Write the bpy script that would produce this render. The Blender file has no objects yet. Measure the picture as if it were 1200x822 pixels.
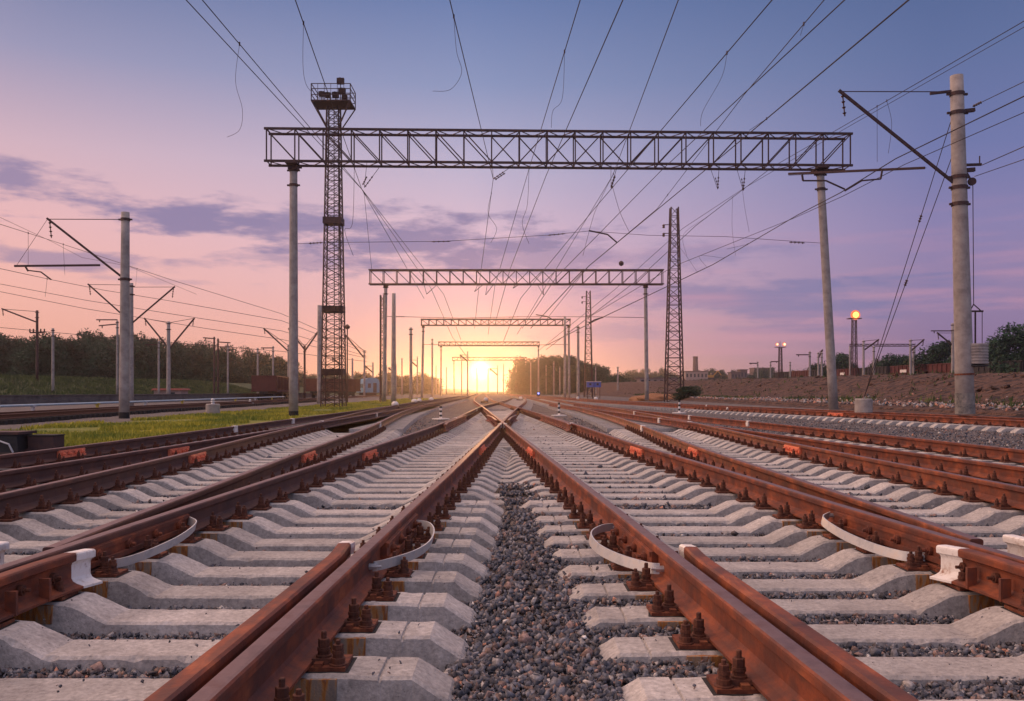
import bpy, bmesh, math, random
import numpy as np
from mathutils import Vector, Matrix, noise as mnoise

R = random.Random(7)
NR = np.random.default_rng(11)
C = bpy.context.scene.collection
scn = bpy.context.scene

# ------------------------------------------------------------------ camera, sky, sun, exposure
F, CX, HY, CAMZ = 1050.0, 600.0, 458.0, 1.20      # focal length (photo pixels), horizon row, eye height
cam_d = bpy.data.cameras.new("camera"); cam = bpy.data.objects.new("camera", cam_d); C.objects.link(cam)
cam.location = (0, 0, CAMZ); cam.rotation_euler = (math.radians(90), 0, 0)
cam_d.sensor_width = 36; cam_d.lens = 36 * F / 1200.0
cam_d.shift_y = (HY - 411.0) / 1200.0
cam_d.clip_start = 0.05; cam_d.clip_end = 6000
scn.camera = cam

SUN_AZ, SUN_EL = math.radians(-2.0), math.radians(1.3)
def srgb(r, g, b):
    f = lambda c: (c/255/12.92) if c/255 <= .04045 else ((c/255+.055)/1.055)**2.4
    return (f(r), f(g), f(b), 1)

world = bpy.data.worlds.new("World"); scn.world = world; world.use_nodes = True
def build_sky():
    nt = world.node_tree; N = nt.nodes; L = nt.links; N.clear()
    out = N.new('ShaderNodeOutputWorld'); bg = N.new('ShaderNodeBackground')
    L.new(bg.outputs[0], out.inputs[0])
    tc = N.new('ShaderNodeTexCoord'); sep = N.new('ShaderNodeSeparateXYZ')
    L.new(tc.outputs['Generated'], sep.inputs[0])
    def m(op, a, b=None, c=None, clamp=False):
        n = N.new('ShaderNodeMath'); n.operation = op; n.use_clamp = clamp
        for i, v in enumerate((a, b, c)):
            if v is None: continue
            if isinstance(v, (int, float)): n.inputs[i].default_value = v
            else: L.new(v, n.inputs[i])
        return n.outputs[0]
    def mapr(v, a, b, c=0.0, d=1.0, smooth=False):
        n = N.new('ShaderNodeMapRange'); n.clamp = True
        if smooth: n.interpolation_type = 'SMOOTHSTEP'
        L.new(v, n.inputs['Value'])
        for k, x in zip(('From Min', 'From Max', 'To Min', 'To Max'), (a, b, c, d)): n.inputs[k].default_value = x
        return n.outputs['Result']
    def ramp(v, stops):
        n = N.new('ShaderNodeValToRGB'); cr = n.color_ramp; cr.interpolation = 'B_SPLINE'
        cr.interpolation = 'LINEAR'
        while len(cr.elements) < len(stops): cr.elements.new(1)
        for e, (p, c) in zip(cr.elements, stops): e.position = p; e.color = c
        L.new(v, n.inputs[0]); return n.outputs[0]
    def mix(f, a, b, mode='MIX'):
        n = N.new('ShaderNodeMix'); n.data_type = 'RGBA'; n.blend_type = mode; n.clamp_factor = True
        if isinstance(f, (int, float)): n.inputs['Factor'].default_value = f
        else: L.new(f, n.inputs['Factor'])
        for k, v in (('A', a), ('B', b)):
            s = [i for i in n.inputs if i.name == k and i.type == 'RGBA'][0]
            if isinstance(v, tuple): s.default_value = v
            else: L.new(v, s)
        return [o for o in n.outputs if o.type == 'RGBA'][0]
    az = m('ARCTAN2', sep.outputs['X'], sep.outputs['Y'])
    el = m('ARCSINE', sep.outputs['Z'])
    t = m('DIVIDE', el, math.radians(26), clamp=True)
    def st(rows):
        return [(min(1, math.degrees(math.atan((HY - y) / F)) / 26), srgb(*c)) for y, c in rows]
    left = ramp(t, st([(458, (222,140,125)), (400, (243,178,160)), (350, (244,184,172)), (280, (234,184,186)), (200, (210,178,192)), (100, (155,152,184)), (0, (112,124,165))]))
    mid = ramp(t, st([(458, (238,180,150)), (400, (226,174,172)), (350, (214,174,188)), (280, (212,184,204)), (200, (186,178,206)), (100, (138,150,190)), (0, (106,126,174))]))
    right = ramp(t, st([(458, (118,104,142)), (400, (140,120,160)), (350, (146,128,168)), (280, (136,128,174)), (200, (112,120,170)), (100, (96,112,158)), (0, (80,100,146))]))
    c1 = mix(mapr(az, -.52, -.02), left, mid)
    col = mix(mapr(az, -.05, .44), c1, right)
    da = m('SUBTRACT', az, SUN_AZ); de = m('SUBTRACT', el, SUN_EL)
    def glow(sa, se, k, c):
        q = m('ADD', m('POWER', m('DIVIDE', da, sa), 2), m('POWER', m('DIVIDE', de, se), 2))
        return m('MULTIPLY', m('EXPONENT', m('MULTIPLY', q, -1)), k), c
    s, c = glow(.095, .028, .34, srgb(248,186,145)); col = mix(s, col, c)
    # clouds: soft lavender banks stretched along the horizon
    cmb = N.new('ShaderNodeCombineXYZ'); L.new(m('MULTIPLY', az, 9), cmb.inputs[0]); L.new(m('MULTIPLY', el, 36), cmb.inputs[1])
    nz = N.new('ShaderNodeTexNoise'); nz.inputs['Scale'].default_value = 1.35; nz.inputs['Detail'].default_value = 9; nz.inputs['Roughness'].default_value = .62
    L.new(cmb.outputs[0], nz.inputs['Vector']); nv = nz.outputs[0]
    def bank(x, y, w, h, strength):
        a0 = math.atan((x - CX) / F); e0 = math.atan((HY - y) / F * math.cos(a0)); wa = w / F; we = h / F
        dx = m('DIVIDE', m('SUBTRACT', az, a0), wa); dy = m('DIVIDE', m('SUBTRACT', el, e0), we)
        r = m('SQRT', m('ADD', m('MULTIPLY', dx, dx), m('MULTIPLY', dy, dy)))
        v = m('SUBTRACT', m('SUBTRACT', 1.12, r), m('MULTIPLY', m('SUBTRACT', .52, nv), 3.4))
        return m('MULTIPLY', mapr(v, -.08, .8, smooth=True), strength)
    banks = [bank(*b) for b in [(250, 254, 190, 23, .95), (350, 264, 150, 26, .9), (500, 286, 220, 38, .95), (640, 300, 170, 28, .7), (10, 202, 62, 16, .85), (60, 304, 140, 12, .7), (380, 306, 140, 11, .6), (760, 300, 170, 18, .5),
                                (870, 345, 190, 20, .7), (980, 362, 190, 18, .65), (1080, 330, 170, 10, .45), (720, 390, 120, 12, .35), (930, 385, 120, 7, .45), (200, 330, 90, 5, .35)]]
    cm = banks[0]
    for b in banks[1:]: cm = m('MAXIMUM', cm, b)
    ccol = mix(mapr(az, -.5, .4), srgb(140,128,166), srgb(112,118,166))
    col = mix(cm, col, ccol)
    # thin pink wisps low on the right
    nz2 = N.new('ShaderNodeTexNoise'); nz2.inputs['Scale'].default_value = 1.0; nz2.inputs['Detail'].default_value = 6
    cmb2 = N.new('ShaderNodeCombineXYZ'); L.new(m('MULTIPLY', az, 5), cmb2.inputs[0]); L.new(m('MULTIPLY', el, 55), cmb2.inputs[1]); L.new(cmb2.outputs[0], nz2.inputs['Vector'])
    w = m('MULTIPLY', mapr(nz2.outputs[0], .45, .68, smooth=True), m('MULTIPLY', mapr(el, .20, .10), mapr(az, .0, .2)))
    col = mix(m('MULTIPLY', w, .42), col, srgb(205,150,172))
    # the low sun and the glow round it
    s, c = glow(.030, .020, .85, srgb(255,205,130)); col = mix(s, col, c)
    core, _ = glow(.0095, .0095, 1.0, None)
    hot = N.new('ShaderNodeVectorMath'); hot.operation = 'SCALE'; hot.inputs[0].default_value = (3, 2.3, 1.4); L.new(core, hot.inputs['Scale'])
    col = mix(1.0, col, hot.outputs[0], 'ADD')
    # added fill light: unseen sky brightened overhead, warm left, dim blue right and behind
    up = mapr(el, math.radians(24), math.radians(48), smooth=True)
    over = mix(mapr(sep.outputs['X'], -.75, .6), (3.1, 1.92, 1.38, 1), (.24, .29, .48, 1))
    over = mix(mapr(sep.outputs['Y'], -.75, .1), (.44, .44, .62, 1), over)
    back = mapr(sep.outputs['Y'], .84, .25, smooth=True)
    col = mix(m('MAXIMUM', up, m('MULTIPLY', back, .9)), col, over)
    sky = N.new('ShaderNodeTexSky'); sky.sky_type = 'NISHITA'; sky.sun_disc = False
    sky.sun_elevation = SUN_EL; sky.sun_rotation = SUN_AZ
    sc = N.new('ShaderNodeVectorMath'); sc.operation = 'SCALE'; L.new(sky.outputs[0], sc.inputs[0]); sc.inputs['Scale'].default_value = .004
    col = mix(1.0, col, sc.outputs[0], 'ADD')
    below = mapr(el, -.02, -.002)
    col = mix(below, (.06, .05, .05, 1), col)
    L.new(col, bg.inputs[0]); bg.inputs[1].default_value = 1.0
build_sky()
world.cycles.sampling_method = 'MANUAL'; world.cycles.sample_map_resolution = 1024

sd = bpy.data.lights.new("sun", 'SUN'); sun = bpy.data.objects.new("sun", sd); C.objects.link(sun)
sd.energy = .8; sd.angle = math.radians(2.5); sd.color = (1.0, .46, .17)
sdir = Vector((math.sin(SUN_AZ) * math.cos(SUN_EL), math.cos(SUN_AZ) * math.cos(SUN_EL), math.sin(SUN_EL)))
sun.rotation_euler = sdir.to_track_quat('Z', 'Y').to_euler()

scn.view_settings.view_transform = 'Standard'; scn.view_settings.look = 'None'
scn.view_settings.exposure = 0.0; scn.view_settings.gamma = 1.0; scn.view_settings.use_curve_mapping = False
scn.cycles.volume_bounces = 0; scn.cycles.max_bounces = 6; scn.cycles.use_denoising = True

# ------------------------------------------------------------------ helpers
def pt(x, y, Y): return Vector(((x - CX) * Y / F, Y, CAMZ + (HY - y) * Y / F))   # a photo pixel seen at a distance Y
class MB:
    """collects shapes for ONE mesh object"""
    def __init__(s): s.v = []; s.f = []; s.m = []
    def add(s, vs, fs, mi=0):
        o = len(s.v); s.v += [tuple(v) for v in vs]; s.f += [tuple(i + o for i in f) for f in fs]; s.m += [mi] * len(fs)
    def box(s, c, d, mi=0, rz=0.0, taper=1.0):
        cx, cy, cz = c; hx, hy, hz = d[0]/2, d[1]/2, d[2]/2; co, si = math.cos(rz), math.sin(rz); vs = []
        for z, k in ((-hz, 1), (hz, taper)):
            for x, y in ((-hx, -hy), (hx, -hy), (hx, hy), (-hx, hy)):
                x *= k; y *= k; vs.append((cx + x*co - y*si, cy + x*si + y*co, cz + z))
        s.add(vs, [(3,2,1,0), (4,5,6,7), (0,1,5,4), (1,2,6,5), (2,3,7,6), (3,0,4,7)], mi)
    def bar(s, p, q, w, h=None, mi=0):
        p = Vector(p); q = Vector(q); h = h or w; d = (q - p).normalized()
        u = d.cross(Vector((0, 0, 1)));  u = u.normalized() if u.length > 1e-3 else Vector((1, 0, 0)); v = u.cross(d)
        vs = [e + u*a*w/2 + v*b*h/2 for e in (p, q) for a, b in ((-1,-1), (1,-1), (1,1), (-1,1))]
        s.add(vs, [(0,1,2,3), (7,6,5,4), (4,5,1,0), (5,6,2,1), (6,7,3,2), (7,4,0,3)], mi)
    def tube(s, pts, r, n=6, mi=0, caps=True):
        pts = [Vector(p) for p in pts]; rs = r if isinstance(r, (list, tuple)) else [r] * len(pts); o = len(s.v); vs = []
        pu = None
        for i, p in enumerate(pts):
            d = (pts[min(i+1, len(pts)-1)] - pts[max(i-1, 0)]).normalized()
            u = d.cross(Vector((0, 0, 1))) if pu is None else pu - d * pu.dot(d)
            if u.length < 1e-4: u = d.cross(Vector((0, 1, 0)))
            u.normalize(); pu = u; v = d.cross(u)
            vs += [p + (u*math.cos(2*math.pi*k/n) + v*math.sin(2*math.pi*k/n)) * rs[i] for k in range(n)]
        fs = [(i*n+k, i*n+(k+1) % n, (i+1)*n+(k+1) % n, (i+1)*n+k) for i in range(len(pts)-1) for k in range(n)]
        if caps: fs += [tuple(range(n-1, -1, -1)), tuple((len(pts)-1)*n+k for k in range(n))]
        s.add(vs, fs, mi)
    def lathe(s, c, prof, n=10, mi=0):
        c = Vector(c); vs = []; k = len(prof)
        for r, z in prof: vs += [(c.x + r*math.cos(2*math.pi*i/n), c.y + r*math.sin(2*math.pi*i/n), c.z + z) for i in range(n)]
        fs = [(a*n+i, a*n+(i+1) % n, (a+1)*n+(i+1) % n, (a+1)*n+i) for a in range(k-1) for i in range(n)]
        fs += [tuple(range(n-1, -1, -1)), tuple((k-1)*n+i for i in range(n))]
        s.add(vs, fs, mi)
    def mesh(s, name, mats, smooth=False):
        me = bpy.data.meshes.new(name); me.from_pydata(s.v, [], s.f)
        for m_ in (mats if isinstance(mats, (list, tuple)) else [mats]): me.materials.append(m_)
        me.polygons.foreach_set('material_index', s.m)
        if smooth: me.polygons.foreach_set('use_smooth', [True] * len(s.f))
        me.update(); return me
    def obj(s, name, mats, parent=None, smooth=False, loc=None):
        o = bpy.data.objects.new(name, s.mesh(name, mats, smooth)); C.objects.link(o)
        if parent: o.parent = parent
        if loc: o.location = loc
        return o
def tag(o, label=None, cat=None, group=None, kind=None):
    if label: o['label'] = label
    if cat: o['category'] = cat
    if group: o['group'] = group
    if kind: o['kind'] = kind
    return o
def thing(name, label, cat, loc=(0, 0, 0), group=None, rz=0):
    o = bpy.data.objects.new(name, None); C.objects.link(o); o.location = loc; o.rotation_euler = (0, 0, rz); o.empty_display_size = .3
    return tag(o, label, cat, group)
def copy_tree(o, parent=None):
    c = o.copy(); C.objects.link(c)
    if parent: c.parent = parent
    for ch in o.children: copy_tree(ch, c)
    return c

# ------------------------------------------------------------------ materials
def mat(name, cols, scale=8, rough=.8, metal=0.0, bump=.3, bscale=None, dist=.01, detail=8, coord='Object', extra=None, spec=.4):
    m = bpy.data.materials.new(name); m.use_nodes = True; nt = m.node_tree; N = nt.nodes; L = nt.links
    b = N['Principled BSDF']; b.inputs['Roughness'].default_value = rough; b.inputs['Metallic'].default_value = metal
    b.inputs['Specular IOR Level'].default_value = spec
    tc = N.new('ShaderNodeTexCoord')
    if coord == 'World':
        g = N.new('ShaderNodeNewGeometry'); src = g.outputs['Position']
    else: src = tc.outputs['Object']
    nz = N.new('ShaderNodeTexNoise'); nz.inputs['Scale'].default_value = scale; nz.inputs['Detail'].default_value = detail; nz.inputs['Roughness'].default_value = .65
    L.new(src, nz.inputs['Vector'])
    cr = N.new('ShaderNodeValToRGB'); n = len(cols)
    while len(cr.color_ramp.elements) < n: cr.color_ramp.elements.new(1)
    for i, e in enumerate(cr.color_ramp.elements):
        e.position = .5 if n == 1 else .3 + .4 * i / (n - 1); c = cols[min(i, n-1)]; e.color = (*c[:3], 1)
    L.new(nz.outputs[0], cr.inputs[0]); L.new(cr.outputs[0], b.inputs['Base Color'])
    if bump:
        n2 = N.new('ShaderNodeTexNoise'); n2.inputs['Scale'].default_value = bscale or scale * 6; n2.inputs['Detail'].default_value = 6
        L.new(src, n2.inputs['Vector']); bp = N.new('ShaderNodeBump'); bp.inputs['Strength'].default_value = bump; bp.inputs['Distance'].default_value = dist
        L.new(n2.outputs[0], bp.inputs['Height']); L.new(bp.outputs[0], b.inputs['Normal'])
    if extra: extra(m, N, L, b, cr.outputs[0], src)
    return m

def rust_extra(m, N, L, b, col, src):
    # streaks and flakes of darker scale, a lighter dusty rust low on the web
    mp = N.new('ShaderNodeMapping'); mp.inputs['Scale'].default_value = (26, 5, 14); L.new(src, mp.inputs[0])
    n = N.new('ShaderNodeTexNoise'); n.inputs['Scale'].default_value = 1.4; n.inputs['Detail'].default_value = 7; L.new(mp.outputs[0], n.inputs['Vector'])
    r = N.new('ShaderNodeMapRange'); r.inputs['From Min'].default_value = .42; r.inputs['From Max'].default_value = .62; L.new(n.outputs[0], r.inputs['Value'])
    mx = N.new('ShaderNodeMix'); mx.data_type = 'RGBA'; L.new(r.outputs[0], mx.inputs['Factor'])
    a = [i for i in mx.inputs if i.type == 'RGBA']; L.new(col, a[0]); a[1].default_value = (.105, .045, .035, 1)
    mul = N.new('ShaderNodeMath'); mul.operation = 'MULTIPLY'; mul.inputs[1].default_value = .6; L.new(r.outputs[0], mul.inputs[0]); L.new(mul.outputs[0], mx.inputs['Factor'])
    L.new([o for o in mx.outputs if o.type == 'RGBA'][0], b.inputs['Base Color'])
def stain_extra(m, N, L, b, col, src):
    # fine pitting of cast concrete and weather stains
    v = N.new('ShaderNodeTexVoronoi'); v.inputs['Scale'].default_value = 42; L.new(src, v.inputs['Vector'])
    r = N.new('ShaderNodeMapRange'); r.inputs['From Min'].default_value = .04; r.inputs['From Max'].default_value = .16; L.new(v.outputs['Distance'], r.inputs['Value'])
    n = N.new('ShaderNodeTexNoise'); n.inputs['Scale'].default_value = 5; n.inputs['Detail'].default_value = 5; L.new(src, n.inputs['Vector'])
    g = N.new('ShaderNodeMapRange'); g.inputs['From Min'].default_value = .44; g.inputs['From Max'].default_value = .60; L.new(n.outputs[0], g.inputs['Value'])
    q = N.new('ShaderNodeMath'); q.operation = 'MAXIMUM'; L.new(r.outputs[0], q.inputs[0]); L.new(g.outputs[0], q.inputs[1])
    n3 = N.new('ShaderNodeTexNoise'); n3.inputs['Scale'].default_value = 38; n3.inputs['Detail'].default_value = 8; n3.inputs['Roughness'].default_value = .7; L.new(src, n3.inputs['Vector'])
    r3 = N.new('ShaderNodeMapRange'); r3.inputs['From Min'].default_value = .32; r3.inputs['From Max'].default_value = .66; r3.inputs['To Min'].default_value = .62; r3.inputs['To Max'].default_value = 1.18; L.new(n3.outputs[0], r3.inputs['Value'])
    sm_ = N.new('ShaderNodeVectorMath'); sm_.operation = 'SCALE'; L.new(col, sm_.inputs[0]); L.new(r3.outputs[0], sm_.inputs['Scale']); mot = sm_.outputs[0]
    mx = N.new('ShaderNodeMix'); mx.data_type = 'RGBA'; L.new(q.outputs[0], mx.inputs['Factor'])
    a = [i for i in mx.inputs if i.type == 'RGBA']; a[0].default_value = (.12, .11, .105, 1); L.new(mot, a[1])
    oi = N.new('ShaderNodeObjectInfo'); rr = N.new('ShaderNodeMapRange'); rr.inputs['To Min'].default_value = .80; rr.inputs['To Max'].default_value = 1.10; L.new(oi.outputs['Random'], rr.inputs['Value'])
    vs_ = N.new('ShaderNodeVectorMath'); vs_.operation = 'SCALE'; L.new([o for o in mx.outputs if o.type == 'RGBA'][0], vs_.inputs[0]); L.new(rr.outputs[0], vs_.inputs['Scale']); L.new(vs_.outputs[0], b.inputs['Base Color'])

M = {}
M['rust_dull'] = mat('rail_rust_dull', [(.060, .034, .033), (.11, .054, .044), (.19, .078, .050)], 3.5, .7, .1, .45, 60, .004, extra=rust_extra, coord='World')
M['rust'] = mat('rail_rust', [(.075, .028, .024), (.15, .044, .026), (.27, .072, .030), (.42, .125, .048)], 3.5, .68, .1, .45, 60, .004, extra=rust_extra, coord='World')
M['head'] = mat('rail_head_steel', [(.12, .070, .068), (.19, .120, .115), (.14, .065, .052)], 7, .5, .4, .2, 90, .002, coord='World')
M['bolt'] = mat('bolt_rust', [(.050, .020, .015), (.11, .040, .025), (.17, .060, .032)], 30, .75, .1, .5, 120, .004, coord='World')
M['plate'] = mat('plate_rust', [(.07, .024, .018), (.17, .050, .026), (.30, .11, .045)], 22, .75, .1, .4, 90, .003, coord='World')
M['rubber'] = mat('rubber_pad', [(.012, .012, .013), (.03, .028, .028)], 30, .8)
def streak_extra(m, N, L, b, col, src):
    mp = N.new('ShaderNodeMapping'); mp.inputs['Scale'].default_value = (32, 32, 6); L.new(src, mp.inputs[0]); n = N.new('ShaderNodeTexNoise'); n.inputs['Scale'].default_value = 1; n.inputs['Detail'].default_value = 4; L.new(mp.outputs[0], n.inputs['Vector'])
    cr = N.new('ShaderNodeValToRGB'); st = [(.30, (.22, .19, .17)), (.45, (.33, .25, .18)), (.53, (.44, .19, .05)), (.60, (.26, .10, .04)), (.70, (.36, .31, .27))]
    while len(cr.color_ramp.elements) < len(st): cr.color_ramp.elements.new(1)
    for e, (p, c) in zip(cr.color_ramp.elements, st): e.position = p; e.color = (*c, 1)
    L.new(n.outputs[0], cr.inputs[0]); L.new(cr.outputs[0], b.inputs['Base Color'])
M['rustwash'] = mat('rust_stained_concrete', [(.4, .2, .1)], 22, .85, bump=.3, coord='World', extra=streak_extra)
M['conc'] = mat('sleeper_concrete', [(.35, .33, .32), (.48, .455, .435), (.58, .555, .53)], 4, .88, bump=.8, bscale=90, dist=.004, extra=stain_extra, coord='World')
M['pole'] = mat('pole_concrete', [(.22, .195, .185), (.33, .295, .28), (.41, .375, .35)], 3, .85, bump=.25, bscale=40, dist=.004, coord='World')
M['orange'] = mat('orange_red_paint', [(.66, .15, .08), (.82, .24, .13), (.34, .08, .045)], 14, .6, bump=.4, bscale=70, coord='World')
M['white'] = mat('worn_white_paint', [(.26, .11, .06), (.62, .55, .50), (.76, .73, .70), (.82, .80, .78), (.80, .78, .76), (.55, .48, .44)], 14, .6, bump=.3, bscale=60, coord='World')
M['galv'] = mat('galvanised_strap', [(.42, .44, .46), (.56, .57, .58), (.60, .55, .50)], 14, .5, .35, .15, 50, .002, coord='World')
M['iron'] = mat('dark_painted_iron', [(.035, .025, .028), (.07, .04, .04), (.10, .05, .04)], 5, .7, .2, .2, coord='World')
M['wire'] = mat('wire_copper', [(.030, .022, .024), (.05, .035, .035)], 4, .6, .3, 0)
M['black'] = mat('black_paint', [(.012, .012, .014), (.025, .025, .028)], 8, .6)
M['insul'] = mat('brown_glaze', [(.05, .02, .015), (.09, .035, .025)], 10, .3)
M['dirt'] = mat('embankment_earth', [(.014, .009, .008), (.030, .018, .015), (.13, .068, .046), (.018, .011, .010), (.055, .030, .022)], 1.4, .95, bump=1.0, bscale=1.6, dist=.5, coord='World')
M['grey_ground'] = mat('grey_gravel_ground', [(.075, .068, .066), (.13, .115, .11), (.17, .15, .14)], 1.2, .95, bump=.8, bscale=14, dist=.06, coord='World')
M['meadow'] = mat('rough_grass_ground', [(.030, .045, .018), (.055, .075, .026), (.085, .085, .04)], .35, .95, bump=.7, bscale=3, dist=.15, coord='World')
M['lawn'] = mat('bright_grass_soil', [(.08, .11, .022), (.15, .17, .025), (.24, .21, .03)], .8, .95, bump=.6, bscale=9, dist=.08, coord='World')

def stone_mat():
    m = bpy.data.materials.new('ballast_stone'); m.use_nodes = True; N = m.node_tree.nodes; L = m.node_tree.links; b = N['Principled BSDF']
    at = N.new('ShaderNodeAttribute'); at.attribute_name = 'tone'
    cr = N.new('ShaderNodeValToRGB'); cr.color_ramp.interpolation = 'CONSTANT'
    st = [(0, (.050, .054, .068)), (.22, (.085, .090, .110)), (.44, (.125, .130, .152)), (.60, (.080, .072, .076)), (.70, (.20, .195, .205)), (.79, (.15, .105, .092)), (.88, (.24, .165, .145)), (.945, (.32, .30, .29)), (.98, (.40, .20, .14)), (.992, (.55, .53, .50))]
    while len(cr.color_ramp.elements) < len(st): cr.color_ramp.elements.new(1)
    for e, (p, c) in zip(cr.color_ramp.elements, st): e.position = p; e.color = (*c, 1)
    L.new(at.outputs['Fac'], cr.inputs[0])
    g = N.new('ShaderNodeNewGeometry'); nz = N.new('ShaderNodeTexNoise'); nz.inputs['Scale'].default_value = 70; nz.inputs['Detail'].default_value = 5; L.new(g.outputs['Position'], nz.inputs['Vector'])
    r = N.new('ShaderNodeMapRange'); r.inputs['From Min'].default_value = .3; r.inputs['From Max'].default_value = .7; r.inputs['To Min'].default_value = .55; r.inputs['To Max'].default_value = 1.9; L.new(nz.outputs[0], r.inputs['Value'])
    vm = N.new('ShaderNodeVectorMath'); vm.operation = 'SCALE'; L.new(cr.outputs[0], vm.inputs[0]); L.new(r.outputs[0], vm.inputs['Scale']); L.new(vm.outputs[0], b.inputs['Base Color'])
    bp = N.new('ShaderNodeBump'); bp.inputs['Strength'].default_value = .5; bp.inputs['Distance'].default_value = .004; L.new(nz.outputs[0], bp.inputs['Height']); L.new(bp.outputs[0], b.inputs['Normal'])
    b.inputs['Roughness'].default_value = .85; return m
M['stone'] = stone_mat()
def ballast_mat():
    m = bpy.data.materials.new('ballast_bed'); m.use_nodes = True; N = m.node_tree.nodes; L = m.node_tree.links; b = N['Principled BSDF']
    g = N.new('ShaderNodeNewGeometry'); v = N.new('ShaderNodeTexVoronoi'); v.inputs['Scale'].default_value = 26; L.new(g.outputs['Position'], v.inputs['Vector'])
    sp = N.new('ShaderNodeSeparateColor'); L.new(v.outputs['Color'], sp.inputs[0])
    cr = N.new('ShaderNodeValToRGB'); st = [(0, (.045, .045, .052)), (.4, (.085, .082, .09)), (.7, (.13, .115, .115)), (.88, (.19, .14, .12)), (1, (.30, .28, .26))]
    while len(cr.color_ramp.elements) < len(st): cr.color_ramp.elements.new(1)
    for e, (p, c) in zip(cr.color_ramp.elements, st): e.position = p; e.color = (*c, 1)
    L.new(sp.outputs[0], cr.inputs[0])
    n = N.new('ShaderNodeTexNoise'); n.inputs['Scale'].default_value = .9; n.inputs['Detail'].default_value = 5; L.new(g.outputs['Position'], n.inputs['Vector'])
    r = N.new('ShaderNodeMapRange'); r.inputs['From Min'].default_value = .3; r.inputs['From Max'].default_value = .7; r.inputs['To Min'].default_value = .65; r.inputs['To Max'].default_value = 1.35; L.new(n.outputs[0], r.inputs['Value'])
    vm = N.new('ShaderNodeVectorMath'); vm.operation = 'SCALE'; L.new(cr.outputs[0], vm.inputs[0]); L.new(r.outputs[0], vm.inputs['Scale']); L.new(vm.outputs[0], b.inputs['Base Color'])
    iv = N.new('ShaderNodeMath'); iv.operation = 'SUBTRACT'; iv.inputs[0].default_value = 1; L.new(v.outputs['Distance'], iv.inputs[1])
    bp = N.new('ShaderNodeBump'); bp.inputs['Strength'].default_value = 1; bp.inputs['Distance'].default_value = .03; L.new(iv.outputs[0], bp.inputs['Height']); L.new(bp.outputs[0], b.inputs['Normal'])
    b.inputs['Roughness'].default_value = .95; return m
M['ballast'] = ballast_mat()
def leaf_mat(name, a, c):
    m = bpy.data.materials.new(name); m.use_nodes = True; N = m.node_tree.nodes; L = m.node_tree.links; b = N['Principled BSDF']
    at = N.new('ShaderNodeAttribute'); at.attribute_name = 'tone'; cr = N.new('ShaderNodeValToRGB')
    cr.color_ramp.elements[0].color = (*a, 1); cr.color_ramp.elements[1].color = (*c, 1); L.new(at.outputs['Fac'], cr.inputs[0]); L.new(cr.outputs[0], b.inputs['Base Color'])
    b.inputs['Roughness'].default_value = .8; return m
M['leaf'] = leaf_mat('dark_leaf', (.004, .023, .011), (.018, .074, .030))
M['leaf2'] = leaf_mat('autumn_leaf', (.03, .05, .012), (.09, .11, .03))
M['blade'] = leaf_mat('grass_blade', (.14, .19, .02), (.52, .44, .04))
M['weed'] = leaf_mat('weed_blade', (.03, .06, .015), (.10, .13, .03))

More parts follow.
